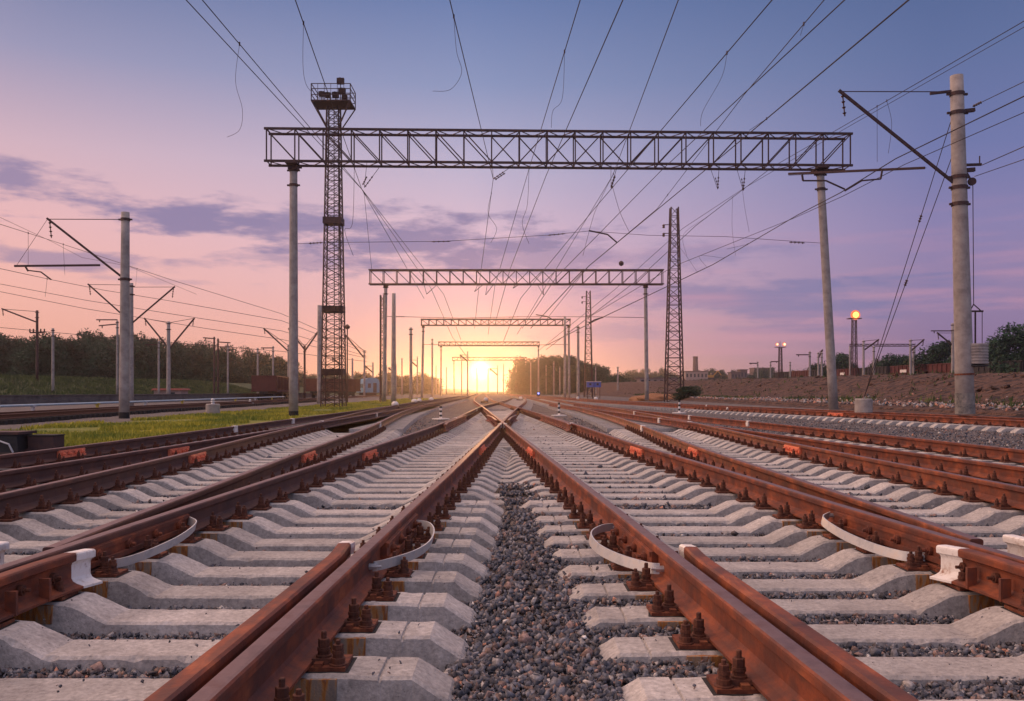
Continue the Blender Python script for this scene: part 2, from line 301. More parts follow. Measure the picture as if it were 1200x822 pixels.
# ------------------------------------------------------------------ where every rail runs: (x, y) in metres, y ahead of the camera
RAILS = {
 'A': [(-.98, -1), (-.837, 2.4), (-.785, 4.27), (-.735, 6.05), (-.635, 9.2), (-.50, 14.3), (-.25, 24.2), (.34, 47), (1.2, 75), (1.7, 110), (1.2, 170), (-1, 260)],
 'B': [(1.12, -1), (.94, 2.4), (.865, 3.63), (.74, 6.0), (.655, 7.5), (.47, 10.8), (-.03, 19.8), (-.25, 24.0), (-1.72, 50), (-3.2, 75), (-4.6, 110), (-6.5, 170), (-9.5, 260)],
 'C': [(-2.55, -1), (-2.45, 3), (-2.40, 4.4), (-2.27, 8.4), (-2.14, 11.3), (-1.83, 20.7), (-1.70, 30), (-1.66, 48), (-.6, 75), (.1, 110), (-.4, 170), (-2.6, 260)],
 'G': [(2.80, -1), (2.60, 3), (2.53, 4.4), (2.39, 6.2), (2.27, 8.8), (2.11, 11.2), (1.92, 13.8), (1.55, 22.9), (.25, 46), (-1.5, 75), (-3.0, 110), (-4.9, 170), (-7.9, 260)],
 'C2': [(-2.30, 3.2), (-2.45, 4.6), (-2.51, 5.4), (-2.57, 6.75), (-2.66, 8.4), (-2.82, 11.1), (-3.05, 16), (-3.25, 20.5), (-3.85, 28), (-4.4, 36), (-5.8, 67), (-6.4, 124), (-8, 200)],
 'D': [(-4.0, -1), (-4.05, 4), (-4.10, 7.1), (-4.2, 9), (-4.30, 11.2), (-4.45, 13.2), (-4.75, 17), (-5.03, 21.8), (-5.45, 28), (-6.0, 36), (-7.4, 67), (-8.0, 124), (-9.6, 200)],
 'E': [(-5.5, 3), (-5.25, 9.2), (-5.12, 13.3), (-5.05, 20), (-5.0, 36), (-5.2, 60), (-6, 120), (-8.5, 200)],
 'F': [(-6.9, 3), (-6.62, 11), (-6.52, 16), (-6.50, 24), (-6.5, 36), (-6.8, 60), (-7.6, 120), (-10, 200)],
 'H': [(2.48, 3.6), (2.61, 4.8), (2.65, 7), (2.70, 9.6), (2.72, 12), (2.80, 14.5), (3.05, 20), (3.25, 25), (3.37, 32), (3.3, 45), (2.9, 60), (1.9, 120), (-1, 200)],
 'I': [(4.35, -1), (4.40, 7.7), (4.42, 11.5), (4.45, 15), (4.62, 19.4), (4.80, 25), (4.95, 32), (4.9, 45), (4.5, 60), (3.5, 120), (.6, 200)],
 'J': [(5.9, 3), (5.55, 9.7), (5.40, 12), (5.22, 14), (4.98, 18), (4.7, 23), (4.2, 31), (3.3, 45), (2.4, 60)],
 'K': [(7.5, 3), (7.20, 12.5), (7.02, 17), (6.55, 23.7), (5.85, 31), (4.95, 45), (4.0, 60)],
 'L': [(15.4, 8), (15.0, 18), (14.3, 25), (12.8, 34.4), (9.9, 50), (7.2, 72), (4.4, 120), (1, 200)],
 'M': [(17.05, 8), (16.65, 18), (15.95, 25), (14.45, 34.4), (11.5, 50), (8.8, 72), (6.0, 120), (2.6, 200)],
}
RZ0, RTOP = .19, .37
_cache = {}
def _curve(k):
    if k not in _cache:
        P = RAILS[k]; ys = np.arange(P[0][1], P[-1][1], .5)
        xs = np.interp(ys, [p[1] for p in P], [p[0] for p in P])
        xs2 = xs.copy(); n = len(ys)
        for i in range(n):
            w = int(min(i, n-1-i, max(2, ys[i] * .22))); xs2[i] = xs[i-w:i+w+1].mean() if w > 0 else xs[i]
        _cache[k] = (ys, xs2)
    return _cache[k]
def rx(k, y):
    ys, xs = _curve(k); return float(np.interp(y, ys, xs))
def has(k, y): return RAILS[k][0][1] <= y <= RAILS[k][-1][1]

PROF = [(.030, .1785), (.018, .180), (-.018, .180), (-.030, .1785), (-.0365, .172), (-.0375, .163), (-.036, .140), (-.014, .128), (-.009, .115), (-.009, .050), (-.018, .034), (-.040, .022), (-.075, .012), (-.075, 0), (.075, 0), (.075, .012), (.040, .022), (.018, .034), (.009, .050), (.009, .115), (.014, .128), (.036, .140), (.0375, .163), (.0365, .172)]
def sweep(mb, path, prof=PROF, headmi=1, side=1.0):
    n = len(prof); vs = []
    for i, p in enumerate(path):
        a = path[max(i-1, 0)]; b = path[min(i+1, len(path)-1)]; dx, dy = b[0]-a[0], b[1]-a[1]; l = math.hypot(dx, dy); ux, uy = dy/l, -dx/l
        vs += [(p[0] + ux*q[0]*side, p[1] + uy*q[0]*side, p[2] + q[1]) for q in prof]
    o = len(mb.v); mb.v += vs
    for i in range(len(path)-1):
        for k in range(n):
            mb.f.append((o+i*n+k, o+i*n+(k+1) % n, o+(i+1)*n+(k+1) % n, o+(i+1)*n+k)); mb.m.append(headmi if k in (0, 1, 2) else 0)
    mb.f.append(tuple(o+k for k in range(n-1, -1, -1))); mb.m.append(0)
    mb.f.append(tuple(o+(len(path)-1)*n+k for k in range(n))); mb.m.append(0)
def rail_path(k, y0, y1, off=0.0, z=RZ0):
    ys = []; y = y0
    while y < y1: ys.append(y); y += max(.35, y * .035)
    ys.append(y1); return [(rx(k, y) + off, y, z) for y in ys]

# ------------------------------------------------------------------ ground
def zs(x, a, b): t = min(1, max(0, (x-a)/(b-a))); return t*t*(3-2*t)
def bed(x, y):
    """height of the ballast"""
    h = .008
    l = rx('A', max(y, 0)) + .55; r_ = rx('B', max(y, 0)) - .55
    if l < r_:
        h += .075 * zs(x, l - .15, l + .25)
    else: h += .045 * zs(x, -.6, .6)
    if x > r_ - .12 and l < r_: h = .118
    if x > rx('B', max(y, 0)): h = .038
    elif x < rx('C2' if y > 5 else 'C', max(y, 0)): h = .025
    h += .012 * mnoise.noise(Vector((x*2.3, y*2.3, 0))) + .006 * mnoise.noise(Vector((x*9, y*9, 3)))
    return h
def grid(name, xs, ys, hf, m):
    me = bpy.data.meshes.new(name); vs = [(x, y, hf(x, y)) for y in ys for x in xs]; n = len(xs)
    fs = [(j*n+i, j*n+i+1, (j+1)*n+i+1, (j+1)*n+i) for j in range(len(ys)-1) for i in range(n-1)]
    me.from_pydata(vs, [], fs); me.materials.append(m); me.polygons.foreach_set('use_smooth', [True]*len(fs)); me.update()
    o = bpy.data.objects.new(name, me); C.objects.link(o); return o
def nonuni(a, b, f):
    out = [a]
    while out[-1] < b: out.append(min(b, out[-1] + f(out[-1])))
    return out
def ground_h(x, y):
    h = -.02
    nz = mnoise.noise(Vector((x*.35, y*.35, 5))); nz2 = mnoise.noise(Vector((x*.08, y*.05, 9)))
    if x > 17:   # earth slope on the right
        h += .5 * zs(x, 15.5, 19)
        toe = 19.5 + nz2 * 1.5; h += (1.38 + .0065*y + .15*nz2) * zs(x, toe, toe + 8) + .25 * nz * zs(x, toe, toe + 3)
    elif x > 8: h += .50 * zs(x, 15.5, 19)
    if x < -24:
        h += .4 * zs(x, -48, -49); h += (2.5 + .2*nz2) * zs(x, -49, -64) + .1*nz
        h += 1.0 * zs(x, -60, -120)
    elif x < -8: h += .05 * nz
    return h
gx = nonuni(-1250, 1250, lambda x: max(.6 if -60 < x < 40 else 4, abs(x) * .05))
gy = nonuni(-40, 1300, lambda y: max(1.2, abs(y) * .03))
g = grid('ground', gx, gy, ground_h, M['grey_ground']); tag(g, kind='structure')
g.data.materials.append(M['dirt']); g.data.materials.append(M['meadow'])
for p in g.data.polygons:
    c = p.center
    if c.x > 17.2: p.material_index = 1
    if c.x > 30 or c.x < -46 or (c.y > 260): p.material_index = 2 if c.x < 40 or c.y > 200 else 1
bx_ = nonuni(-7.9, 18.2, lambda x: .10 if -5 < x < 5 else .35); by_ = nonuni(-2, 230, lambda y: .12 if y < 10 else max(.3, y*.03))
def bed2(x, y):
    e = min(zs(x, -7.9, -7.3), 1 - zs(x, 17.5, 18.2)); return -.10 + (bed(x, y) - .014*(y < 14) + .10) * e
tag(grid('track_bed', bx_, by_, bed2, M['ballast']), kind='structure')
mb = MB()
tag(grid('grass_verge', nonuni(-15.2, -8.4, lambda x: .5), nonuni(18, 130, lambda y: .8), lambda x, y: .012 + .05*mnoise.noise(Vector((x*.35, y*.35, 5))) - (.12 if (x < -15 or x > -8.6) else 0), M['lawn']), kind='structure')

def slope_h(x, y):
    f = zs(x, 19.5, 22) * (1 - .7*zs(x, 27, 29)); q = abs(mnoise.noise(Vector((x*.35, y*.9, 2)))) + .5*abs(mnoise.noise(Vector((x*.9, y*2.3, 6))))
    n = mnoise.noise(Vector((x*1.7, y*1.7, 1)))
    return ground_h(x, y) + .05 + f*(.05 - 1.25*q) + .09*n*zs(x, 18.5, 19.5) + (-.35 if x < 17.7 or x > 31.5 else 0)
tag(grid('earth_slope', nonuni(17.5, 32, lambda x: .22), nonuni(20, 210, lambda y: max(.16, y*.006)), slope_h, M['dirt']), kind='structure')
# low retaining wall on the far left
mb = MB()
WX = lambda y: float(np.interp(y, [30, 60, 74, 97, 126, 190], [-47, -44, -42, -36.5, -35, -36]))
for i in range(24):
    y0 = 34 + i*5.5; mb.bar((WX(y0), y0, .28), (WX(y0+5.5), y0+5.5, .28), .35, 1.0)
    mb.bar((WX(y0)+.02, y0, .80), (WX(y0+5.4)+.02, y0+5.4, .80), .5, .08)
o = mb.obj('retaining_wall', M['grey_ground']); tag(o, 'long low grey retaining wall at the foot of the far left grass bank', 'wall')

# ------------------------------------------------------------------ sleepers and fastenings
TOPW, BOTW = .250, .315
def sleeper_mesh(xl, xr, seats, ybase, rng):
    """one cast bearer: raised seats under the rails, lower in between, sloping ends; x positions relative to the middle"""
    S, LO = .168, .082
    pts = [(xl, -.08, .8), (xl, .05, .85), (xl + .03, .085, 1)]
    ss = sorted(seats); cur = []
    clusters = []
    for s in ss:
        if clusters and s - clusters[-1][1] < .62: clusters[-1][1] = s
        else: clusters.append([s, s])
    for j, (a, b) in enumerate(clusters):
        lo = a - .27; hi = b + .27
        if j == 0:
            if xl + .16 < lo:
                pts += [(xl + .16, S, 1)]
            else: pts += [(max(xl + .05, lo), S, 1)]
        else: pts += [(lo - .17, LO, 1), (lo, S - .004, 1)]
        if j == 0 and a - xl > .5: pts += [(xl + .27, S, 1), (xl + .274, S - .01, 1), (xl + .280, S - .01, 1), (xl + .284, S, 1)]
        pts += [(a - .225, S + .004, 1), (b + .225, S + .004, 1)]
        if j == len(clusters) - 1 and xr - b > .5: pts += [(xr - .284, S, 1), (xr - .280, S - .01, 1), (xr - .274, S - .01, 1), (xr - .27, S, 1)]
        if j == len(clusters) - 1:
            pts += [(max(hi, xr - .16) if xr - .16 > b + .21 else b + .21, S, 1)] if xr - b > .25 else []
        else: pts += [(hi, S - .004, 1), (hi + .17, LO, 1)]
    pts += [(xr - .03, .085, 1), (xr, .05, .85), (xr, -.08, .8)]
    # keep x monotone
    q = [pts[0]]
    for p in pts[1:]:
        q.append((max(p[0], q[-1][0] + 1e-4), p[1], p[2]))
    if ybase < 9.5:
        q2 = [q[0]]
        for p0, p1 in zip(q[:-1], q[1:]):
            n_ = max(1, int((p1[0]-p0[0])/.035))
            for i in range(1, n_+1): t = i/n_; q2.append(tuple(u + (v-u)*t for u, v in zip(p0, p1)))
        q = q2
    bm = bmesh.new(); rings = []; sd_ = rng.uniform(0, 90)
    for x, z, k in q:
        tw = TOPW / 2 * k; bw = BOTW / 2 * k; zb = -.09; c = .012
        if ybase < 9.5: chip = max(0, mnoise.noise(Vector((x*11, sd_, 0))) - .25)*.06; chip2 = max(0, mnoise.noise(Vector((x*11, sd_, 7))) - .25)*.06; wob = mnoise.noise(Vector((x*5, sd_, 3)))*.0016
        else: chip = chip2 = wob = 0
        ww = tw + (bw - tw) * max(0, (S - z)) / (S + .09)
        ring = [(-bw, zb), (-ww - .004, z - c - chip), (-ww + c + chip*.8, z + wob), (ww - c - chip2*.8, z + wob), (ww + .004, z - c - chip2), (bw, zb)]
        rings.append([bm.verts.new((x, y + rng.uniform(-.002, .002), zz + (rng.uniform(-.0015, .0015) if zz > zb else 0))) for y, zz in ring])
    for a, b in zip(rings[:-1], rings[1:]):
        for k in range(6): bm.faces.new((a[k], b[k], b[(k+1) % 6], a[(k+1) % 6]))
    bm.faces.new(rings[0]); bm.faces.new(rings[-1][::-1])
    bmesh.ops.recalc_face_normals(bm, faces=bm.faces)
    me = bpy.data.meshes.new('sleeper'); bm.to_mesh(me); bm.free(); me.materials.append(M['conc']); return me

def bolt(mb, x, y, z, h, r, mi=0):
    rz = R.random()*3
    mb.lathe((x, y, z), [(r*1.55, 0), (r*1.55, .008), (r*1.2, .010), (r*1.2, .022), (r*1.35, .024), (r*1.3, .036)], 12, mi)
    mb.lathe((x, y, z + .036), [(r*1.12, 0), (r*1.15, h*.35), (r*1.0, h*.38)], 6, mi)
    mb.lathe((x, y, z + .034 + h*.38), [(r*.55, 0), (r*.55, h*.30), (r*.40, h*.34)], 8, mi)
# near fastening: plate (part) > bolts, clips, pad (sub-parts), shared meshes
def near_fast_meshes():
    d = {}
    mb = MB(); mb.box((0, 0, .010), (.40, .165, .016)); mb.box((-.10, 0, .024), (.03, .16, .014)); mb.box((.10, 0, .024), (.03, .16, .014)); d['baseplate'] = mb.mesh('baseplate', M['plate'])
    mb = MB(); mb.box((0, 0, -.001), (.43, .19, .008)); d['rubber_pad'] = mb.mesh('rubber_pad', M['rubber'])
    mb = MB(); mb.box((0, 0, .018), (.085, .075, .020), taper=.9); mb.box((-.028, 0, .005), (.022, .07, .022)); bolt(mb, 0, 0, .028, .085, .019); d['clip_bolt'] = mb.mesh('clip_bolt', M['bolt'])
    mb = MB(); mb.lathe((0, 0, 0), [(.034, 0), (.034, .005), (.026, .007), (.026, .02)], 12); bolt(mb, 0, 0, .018, .055, .017); d['anchor_bolt'] = mb.mesh('anchor_bolt', M['bolt'])
    mb = MB()
    for s in (-1, 1):
        mb.box((s*.125, 0, .032), (.075, .07, .022)); bolt(mb, s*.118, 0, .045, .08, .019); bolt(mb, s*.165, .028, .018, .055, .016)
    mb.box((0, 0, .010), (.38, .16, .018)); d['fastening'] = mb.mesh('fastening', M['bolt'])
    mb = MB()
    for s in (-1, 1):
        mb.box((s*.118, 0, .03), (.06, .07, .07)); mb.box((s*.118, 0, .085), (.035, .035, .06)); mb.box((s*.165, 0, .04), (.035, .035, .06))
    mb.box((0, 0, .006), (.36, .15, .012)); d['far_fastening'] = mb.mesh('far_fastening', M['bolt'])
    return d
FM = near_fast_meshes()
ORD = ['first', 'second', 'third', 'fourth', 'fifth', 'sixth', 'seventh', 'eighth', 'ninth', 'tenth', 'eleventh', 'twelfth']
SLEEPER_BOXES = []
def link(name, me, parent=None, loc=(0, 0, 0), rz=0.0):
    o = bpy.data.objects.new(name, me); C.objects.link(o); o.location = loc; o.rotation_euler = (0, 0, rz)
    if parent: o.parent = parent
    return o
def put_sleeper(y, xl, xr, keys, label, group, near):
    xm = (xl + xr)/2; seats = [rx(k, y) - xm for k in keys]
    dz = R.uniform(-.004, .002)
    rng = random.Random(int(y*1000) + int(xm*77))
    o = link('sleeper', sleeper_mesh(xl - xm, xr - xm, seats, y, rng), None, (xm, y, dz), R.uniform(-.008, .008))
    tag(o, label, 'sleeper', group)
    SLEEPER_BOXES.append((y, xl, xr, seats, xm))
    done = []
    for k, s in zip(keys, seats):
        if any(abs(s - q) < .14 for q in done): continue
        done.append(s)
        if near:
            bp = link('baseplate', FM['baseplate'], o, (s, 0, .170)); link('rubber_pad', FM['rubber_pad'], bp, (0, 0, 0))
            for sx in (-1, 1):
                if any(abs(s + sx*.13 - q - xx) < .03 for q in () for xx in ()): continue
                link('clip_bolt', FM['clip_bolt'], bp, (sx*.108, -.012, .010), 0 if sx > 0 else math.pi)
                link('anchor_bolt', FM['anchor_bolt'], bp, (sx*.168, -.045, .018), R.random())
            # rust-washed flank below the plate
            st = MB(); st.box((s, 0, .118), (.36, TOPW + .036, .088)); 
            q = st.obj('rust_stain', M['rustwash'], o); q.scale = (1, 1, 1)
        else:
            link('fastening', FM['fastening'] if y < 14 else FM['far_fastening'], o, (s, 0, .170))
GAUGE_END = .60
def mid(a, b, y, e): return (rx(a, y) + rx(b, y))/2 + e
def row(ys, keys, xl, xr, where, group, near_lim):
    for i, y in enumerate(ys):
        lab = (f'weathered concrete sleeper, {ORD[i]} counted from the camera, {where}' if i < 12 else f'weathered concrete sleeper beyond the twelfth, {where}')
        put_sleeper(y, xl(y), xr(y), [k for k in keys if has(k, y)], lab, group, y < near_lim)
SP = .55
yl = [3.36 - 2*SP + i*SP for i in range(12)]; yl = [y for y in yl if 1.9 < y < 8.75]
row(yl, ['C', 'A'], lambda y: (mid('C', 'C2', y, .012) if y > 5.3 else rx('C', y) - GAUGE_END), lambda y: rx('A', y) + .61, 'in the track left of the centre gravel', 'sleepers of the left centre track', 7.6)
yr = [3.13 - 2*.52 + i*.52 for i in range(14)]; yr = [y for y in yr if 1.9 < y < 8.75]
row(yr, ['B', 'G'], lambda y: rx('B', y) - .60, lambda y: (mid('G', 'H', y, -.012) if y > 5.0 else rx('G', y) + GAUGE_END), 'in the track right of the centre gravel', 'sleepers of the right centre track', 7.6)
ym = [9.05 + i*.54 for i in range(int((50-9)/.54))]
row(ym, ['C', 'A', 'B', 'G'], lambda y: max(rx('C', y) - GAUGE_END, mid('C', 'C2', y, .012)), lambda y: min(rx('G', y) + GAUGE_END, mid('G', 'H', y, -.012)), 'long bearer under all four centre rails', 'long bearers under the centre crossing', 0)
yl2 = [5.45 + i*.55 for i in range(34)]
row(yl2, ['D', 'C2'], lambda y: max(rx('D', y) - GAUGE_END, mid('D', 'E', y, .012)), lambda y: min(rx('C2', y) + GAUGE_END, mid('C', 'C2', y, -.012)), 'in the second track to the left', 'sleepers of the second left track', 7.0)
yr2 = [5.1 + i*.54 for i in range(36)]
row(yr2, ['H', 'I'], lambda y: max(rx('H', y) - GAUGE_END, mid('G', 'H', y, .012)), lambda y: min(rx('I', y) + GAUGE_END, mid('I', 'J', y, -.012) if y < 18 else 99), 'in the second track to the right', 'sleepers of the second right track', 7.0)
row([8.4 + i*.55 for i in range(28)], ['F', 'E'], lambda y: rx('F', y) - GAUGE_END, lambda y: min(rx('E', y) + GAUGE_END, mid('D', 'E', y, -.012)), 'in the track beside the bright grass', 'sleepers of the outer left track', 0)
row([8.4 + i*.55 for i in range(24)], ['J', 'K'], lambda y: max(rx('J', y) - GAUGE_END, mid('I', 'J', y, .012) if y < 18 else -99), lambda y: rx('K', y) + GAUGE_END, 'in the third track to the right', 'sleepers of the third right track', 0)
row([22 + i*.6 for i in range(46)], ['L', 'M'], lambda y: rx('L', y) - GAUGE_END - .12, lambda y: rx('M', y) + GAUGE_END, 'in the track below the earth slope', 'sleepers of the track below the earth slope', 0)
# the rest of the sleepers, farther off
mb = MB()
def far_row(y0, y1, ka, kb):
    y = y0
    while y < y1:
        a = rx(ka, y) - .6; b = rx(kb, y) + .6; mb.box(((a+b)/2, y, .08), (b-a, .22, .16), 0, taper=1.0)
        y += .6
far_row(24.5, 110, 'D', 'C2'); far_row(25, 110, 'H', 'I'); far_row(24.5, 110, 'F', 'E'); far_row(50, 110, 'L', 'M'); far_row(51, 110, 'C', 'A')
tag(mb.obj('distant_sleepers', M['conc']), 'pale concrete sleepers running on towards the low sun', 'sleepers', kind='stuff')

# ------------------------------------------------------------------ rails
RL = {'A': 'rusty rail forming the left leg of the centre V', 'B': 'orange rusty rail forming the right leg of the centre V',
      'C': 'left outer rail of the left centre track, with painted joint and strap', 'G': 'right outer rail of the right centre track, with painted joint and strap',
      'C2': 'rail closing in on the left centre track from its left', 'D': 'left rail of the second track to the left',
      'E': 'second rail in from the bright grass', 'F': 'rail nearest to the bright grass', 'H': 'rail closing in on the right centre track from its right',
      'I': 'right rail of the second track to the right', 'J': 'left rail of the third track to the right', 'K': 'right rail of the third track, beside the wide grey gravel',
      'L': 'near rail of the track below the earth slope', 'M': 'far rail of the track below the earth slope'}
RO = {}
ENDS = {'C2': (4.75, 200), 'H': (5.0, 200)}
for k in RAILS:
    y0, y1 = ENDS.get(k, (max(1.0, RAILS[k][0][1]), RAILS[k][-1][1] - 1)); 
    if k in ('J', 'K'): y1 = 59
    mb = MB()
    dz = {'A': 0, 'B': 0.0012, 'C': .0006, 'G': .0018, 'J': .0012, 'H': .0024, 'D': .0008, 'E': .002}.get(k, 0)
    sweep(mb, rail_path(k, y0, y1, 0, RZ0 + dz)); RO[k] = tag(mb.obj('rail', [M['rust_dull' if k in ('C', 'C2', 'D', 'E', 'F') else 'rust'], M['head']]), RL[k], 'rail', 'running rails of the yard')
def rail_bolt(mb, x, y, z, sx, r=.017):
    for dx, rr, n in ((.0, r*1.6, 12), (.008, r, 6), (.03, r*.55, 8)):
        mb.tube([(x + sx*dx, y, z), (x + sx*(dx + .02), y, z)], rr, n)
def joint(k, y, m='orange', L_=.62):
    """insulated joint bars bolted to both sides of the web"""
    for sx in (-1, 1):
        mb = MB(); n = 5
        a = (rx(k, y - L_/2) + sx*.028, y - L_/2, RZ0 + .083); b = (rx(k, y + L_/2) + sx*.028, y + L_/2, RZ0 + .083)
        mb.bar(a, b, .036, .112); mb.bar((a[0] + sx*.022, a[1] + .01, RZ0 + .045), (b[0] + sx*.022, b[1] - .01, RZ0 + .045), .04, .03)
        mb.bar((a[0] + sx*.012, a[1] + .01, RZ0 + .122), (b[0] + sx*.012, b[1] - .01, RZ0 + .122), .03, .025)
        for i in range(4):
            yy = y - L_/2 + L_*(i + .5)/4; rail_bolt(mb, rx(k, yy) + sx*.045, yy, RZ0 + .085, sx, .02)
        mb.obj('joint_bar', M[m], RO[k])
def ypx(y, z=.30): return F*(CAMZ - z)/(y - HY)
for k, py in (('C', 531), ('C2', 533), ('D', 534), ('E', 527), ('F', 529), ('G', 527), ('H', 528), ('I', 525), ('A', 525), ('B', 528), ('L', 485)):
    joint(k, ypx(py), L_={'C': .9, 'G': .9, 'C2': .9, 'H': .8, 'D': .75, 'I': .8, 'F': .75, 'E': .75, 'L': 1.1}.get(k, .9))
# bolted rust-brown splice bars near the camera
joint('A', 5.75, 'rust', 1.25); joint('B', 5.45, 'rust', 1.2); joint('C', 5.6, 'rust', 1.5); joint('G', 5.75, 'rust', 1.5)
# small white painted marks on rail heads
for k, y in (('C2', 23.5), ('C', 27.5), ('G', 23), ('H', 21.2), ('F', 21), ('F', 26.5), ('D', 24.5), ('I', 24), ('K', 24.5), ('K', 30), ('J', 27), ('L', 45), ('M', 52), ('A', 22.3), ('B', 22.5), ('C', 42), ('I', 36), ('E', 33)):
    mb = MB(); x = rx(k, y); mb.box((x, y, RTOP - .012), (.085, .26, .034)); mb.box((x + .022, y, RZ0 + .09), (.05, .24, .11)); mb.box((x - .022, y, RZ0 + .09), (.05, .24, .11)); mb.obj('painted_mark', M['white'], RO[k])

GPROF = [(-.036, .160), (-.030, .178), (.026, .180), (.036, .172), (.038, .150), (.034, .118), (.014, .108), (.010, .045), (.022, .030), (.055, .020), (.055, 0), (-.055, 0), (-.055, .02), (-.036, .05), (-.036, .10), (-.036, .12)]
def guard(k, y0, y1, sgn, off, flare, label, tipy=.22, ribs=True, prof=None, z=RZ0 + .005, white_len=.13):
    t = thing('guard_rail', label, 'guard rail', (0, 0, 0))
    ys = nonuni(y0, y1, lambda y: .12)
    def o_(y): return sgn*(off + flare*zs(y, y1 - .55, y1))
    P = [(rx(k, y) + o_(y), y, z) for y in ys]
    mb = MB()
    Pm = [p for p in P if p[1] <= y1 - white_len + .02]
    sweep(mb, Pm, PROF if prof else GPROF, 1 if prof else 0, side=1 if sgn < 0 else -1); mb.obj('guard_bar', [M['rust'], M['rust']], t)
    mb = MB(); a = Pm[-1]; b = P[-1]
    pr = [(q[0]*1.03, q[1]*1.004) for q in (PROF if prof else GPROF)]
    sweep(mb, [(a[0], a[1] + .001, a[2]), ((b[0]), a[1] + white_len, b[2] - .01)], pr, 0, side=1 if sgn < 0 else -1); mb.obj('painted_end', M['white'], t)
    if ribs:
        y = y0 + .1
        while y < y1 - .25:
            mb = MB(); x = rx(k, y) + o_(y); mb.box((x + sgn*.055, y, z + .055), (.05, .02, .11)); mb.obj('bracket', M['rust'], t); mb = MB(); rail_bolt(mb, x + sgn*.02, y + .13, z + .085, sgn, .016); y += .27
            mb.obj('rib_bolt', M['bolt'], t)
    return t
guard('A', .9, 4.98, -1, .112, .035, 'dark red guard rail with white tip left of the centre V')
guard('B', .9, 4.92, 1, .118, .03, 'dark red guard rail with white tip right of the centre V')
guard('C', 1.2, 4.78, 1, .125, .03, 'heavy guard rail with white painted end at the left edge', prof=True, white_len=.17)
guard('G', 1.2, 4.95, -1, .125, .03, 'heavy guard rail with white painted end at the right edge', prof=True, white_len=.17)
guard('C', 2.5, 5.02, -1, .42, .02, 'short rail with white painted end beyond the left frog', prof=True, ribs=False, white_len=.3)
guard('G', 2.5, 5.25, 1, .40, .02, 'short rail with white painted end beyond the right frog', prof=True, ribs=False, white_len=.3)
# wing rails at the crossing nose
for k, s, y0, y1, lab in (('A', 1, 25.2, 30.5, 'wing rail right of the crossing nose'), ('B', -1, 25.2, 30.5, 'wing rail left of the crossing nose')):
    mb = MB(); sweep(mb, [(rx(k, y) + s*(.12 + .10*zs(y, 28, 30.5)), y, RZ0) for y in nonuni(y0, y1, lambda y: .4)]); tag(mb.obj('wing_rail', [M['rust'], M['head']]), lab, 'rail')
for k, s, lab in (('C', 1, 'guard rail beside the left outer rail at the far crossing'), ('G', -1, 'guard rail beside the right outer rail at the far crossing')):
    mb = MB(); sweep(mb, [(rx(k, y) + s*(.12 + .06*zs(y, 23, 22) + .06*zs(y, 29, 30)), y, RZ0 + .01) for y in nonuni(21.8, 30, lambda y: .4)]); tag(mb.obj('guard_rail', [M['rust'], M['head']]), lab, 'guard rail')

# galvanised bonding straps
def strap(k, sgn, pts, label, z=.262):
    """pts: (offset from rail, y, dz)"""
    P = [Vector((rx(k, y) + sgn*o, y, z + dz)) for o, y, dz in pts]
    Q = []
    for i in range(len(P)-1):
        p0, p1, p2, p3 = P[max(i-1, 0)], P[i], P[i+1], P[min(i+2, len(P)-1)]
        for s in range(7):
            t = s/7; Q.append(.5*((2*p1) + (-p0+p2)*t + (2*p0-5*p1+4*p2-p3)*t*t + (-p0+3*p1-3*p2+p3)*t**3))
    Q.append(P[-1]); mb = MB(); vs = []; w = .027; th = .004
    for i, p in enumerate(Q):
        d = (Q[min(i+1, len(Q)-1)] - Q[max(i-1, 0)]); d.z = 0; d.normalize(); u = Vector((d.y, -d.x, 0))
        tw = Vector((0, 0, w)) + u*.006
        vs += [p - tw - u*th, p + tw - u*th, p + tw + u*th, p - tw + u*th]
    fs = [(i*4+j, i*4+(j+1) % 4, (i+1)*4+(j+1) % 4, (i+1)*4+j) for i in range(len(Q)-1) for j in range(4)] + [(3,2,1,0), tuple((len(Q)-1)*4+j for j in range(4))]
    mb.add(vs, fs); o = mb.obj('bonding_strap', M['galv']); tag(o, label, 'metal strap')
    mb = MB()
    for e in (0, -1):
        p = P[e]; mb.tube([(p.x - sgn*.03, p.y, p.z), (p.x + sgn*.022, p.y, p.z)], .017, 6); mb.tube([(p.x - .02*sgn, p.y, p.z), (p.x + .045*sgn, p.y, p.z)], .008, 6)
    mb.obj('strap_bolt', M['galv'], o)
strap('A', 1, [(.03, 4.78, 0), (.09, 4.86, .0), (.20, 5.12, .0), (.245, 5.45, 0), (.225, 5.85, .005), (.15, 6.15, .01), (.03, 6.25, .01)], 'pale bent metal strap on the left leg of the centre V')
strap('B', -1, [(.03, 4.72, 0), (.09, 4.76, 0), (.20, 5.0, 0), (.265, 5.35, 0), (.25, 5.75, .005), (.14, 6.02, .01), (.03, 6.1, .01)], 'pale bent metal strap on the right leg of the centre V')
strap('C', 1, [(.06, 5.05, -.035), (.14, 5.12, -.045), (.20, 5.35, -.035), (.22, 5.75, -.015), (.17, 6.15, .01), (.04, 6.35, .02)], 'pale bent metal strap beside the white rail end at the left')
strap('G', -1, [(.06, 5.22, -.03), (.16, 5.28, -.035), (.22, 5.55, -.03), (.235, 5.95, -.01), (.17, 6.4, .01), (.04, 6.6, .02)], 'pale bent metal strap beside the white rail end at the right')

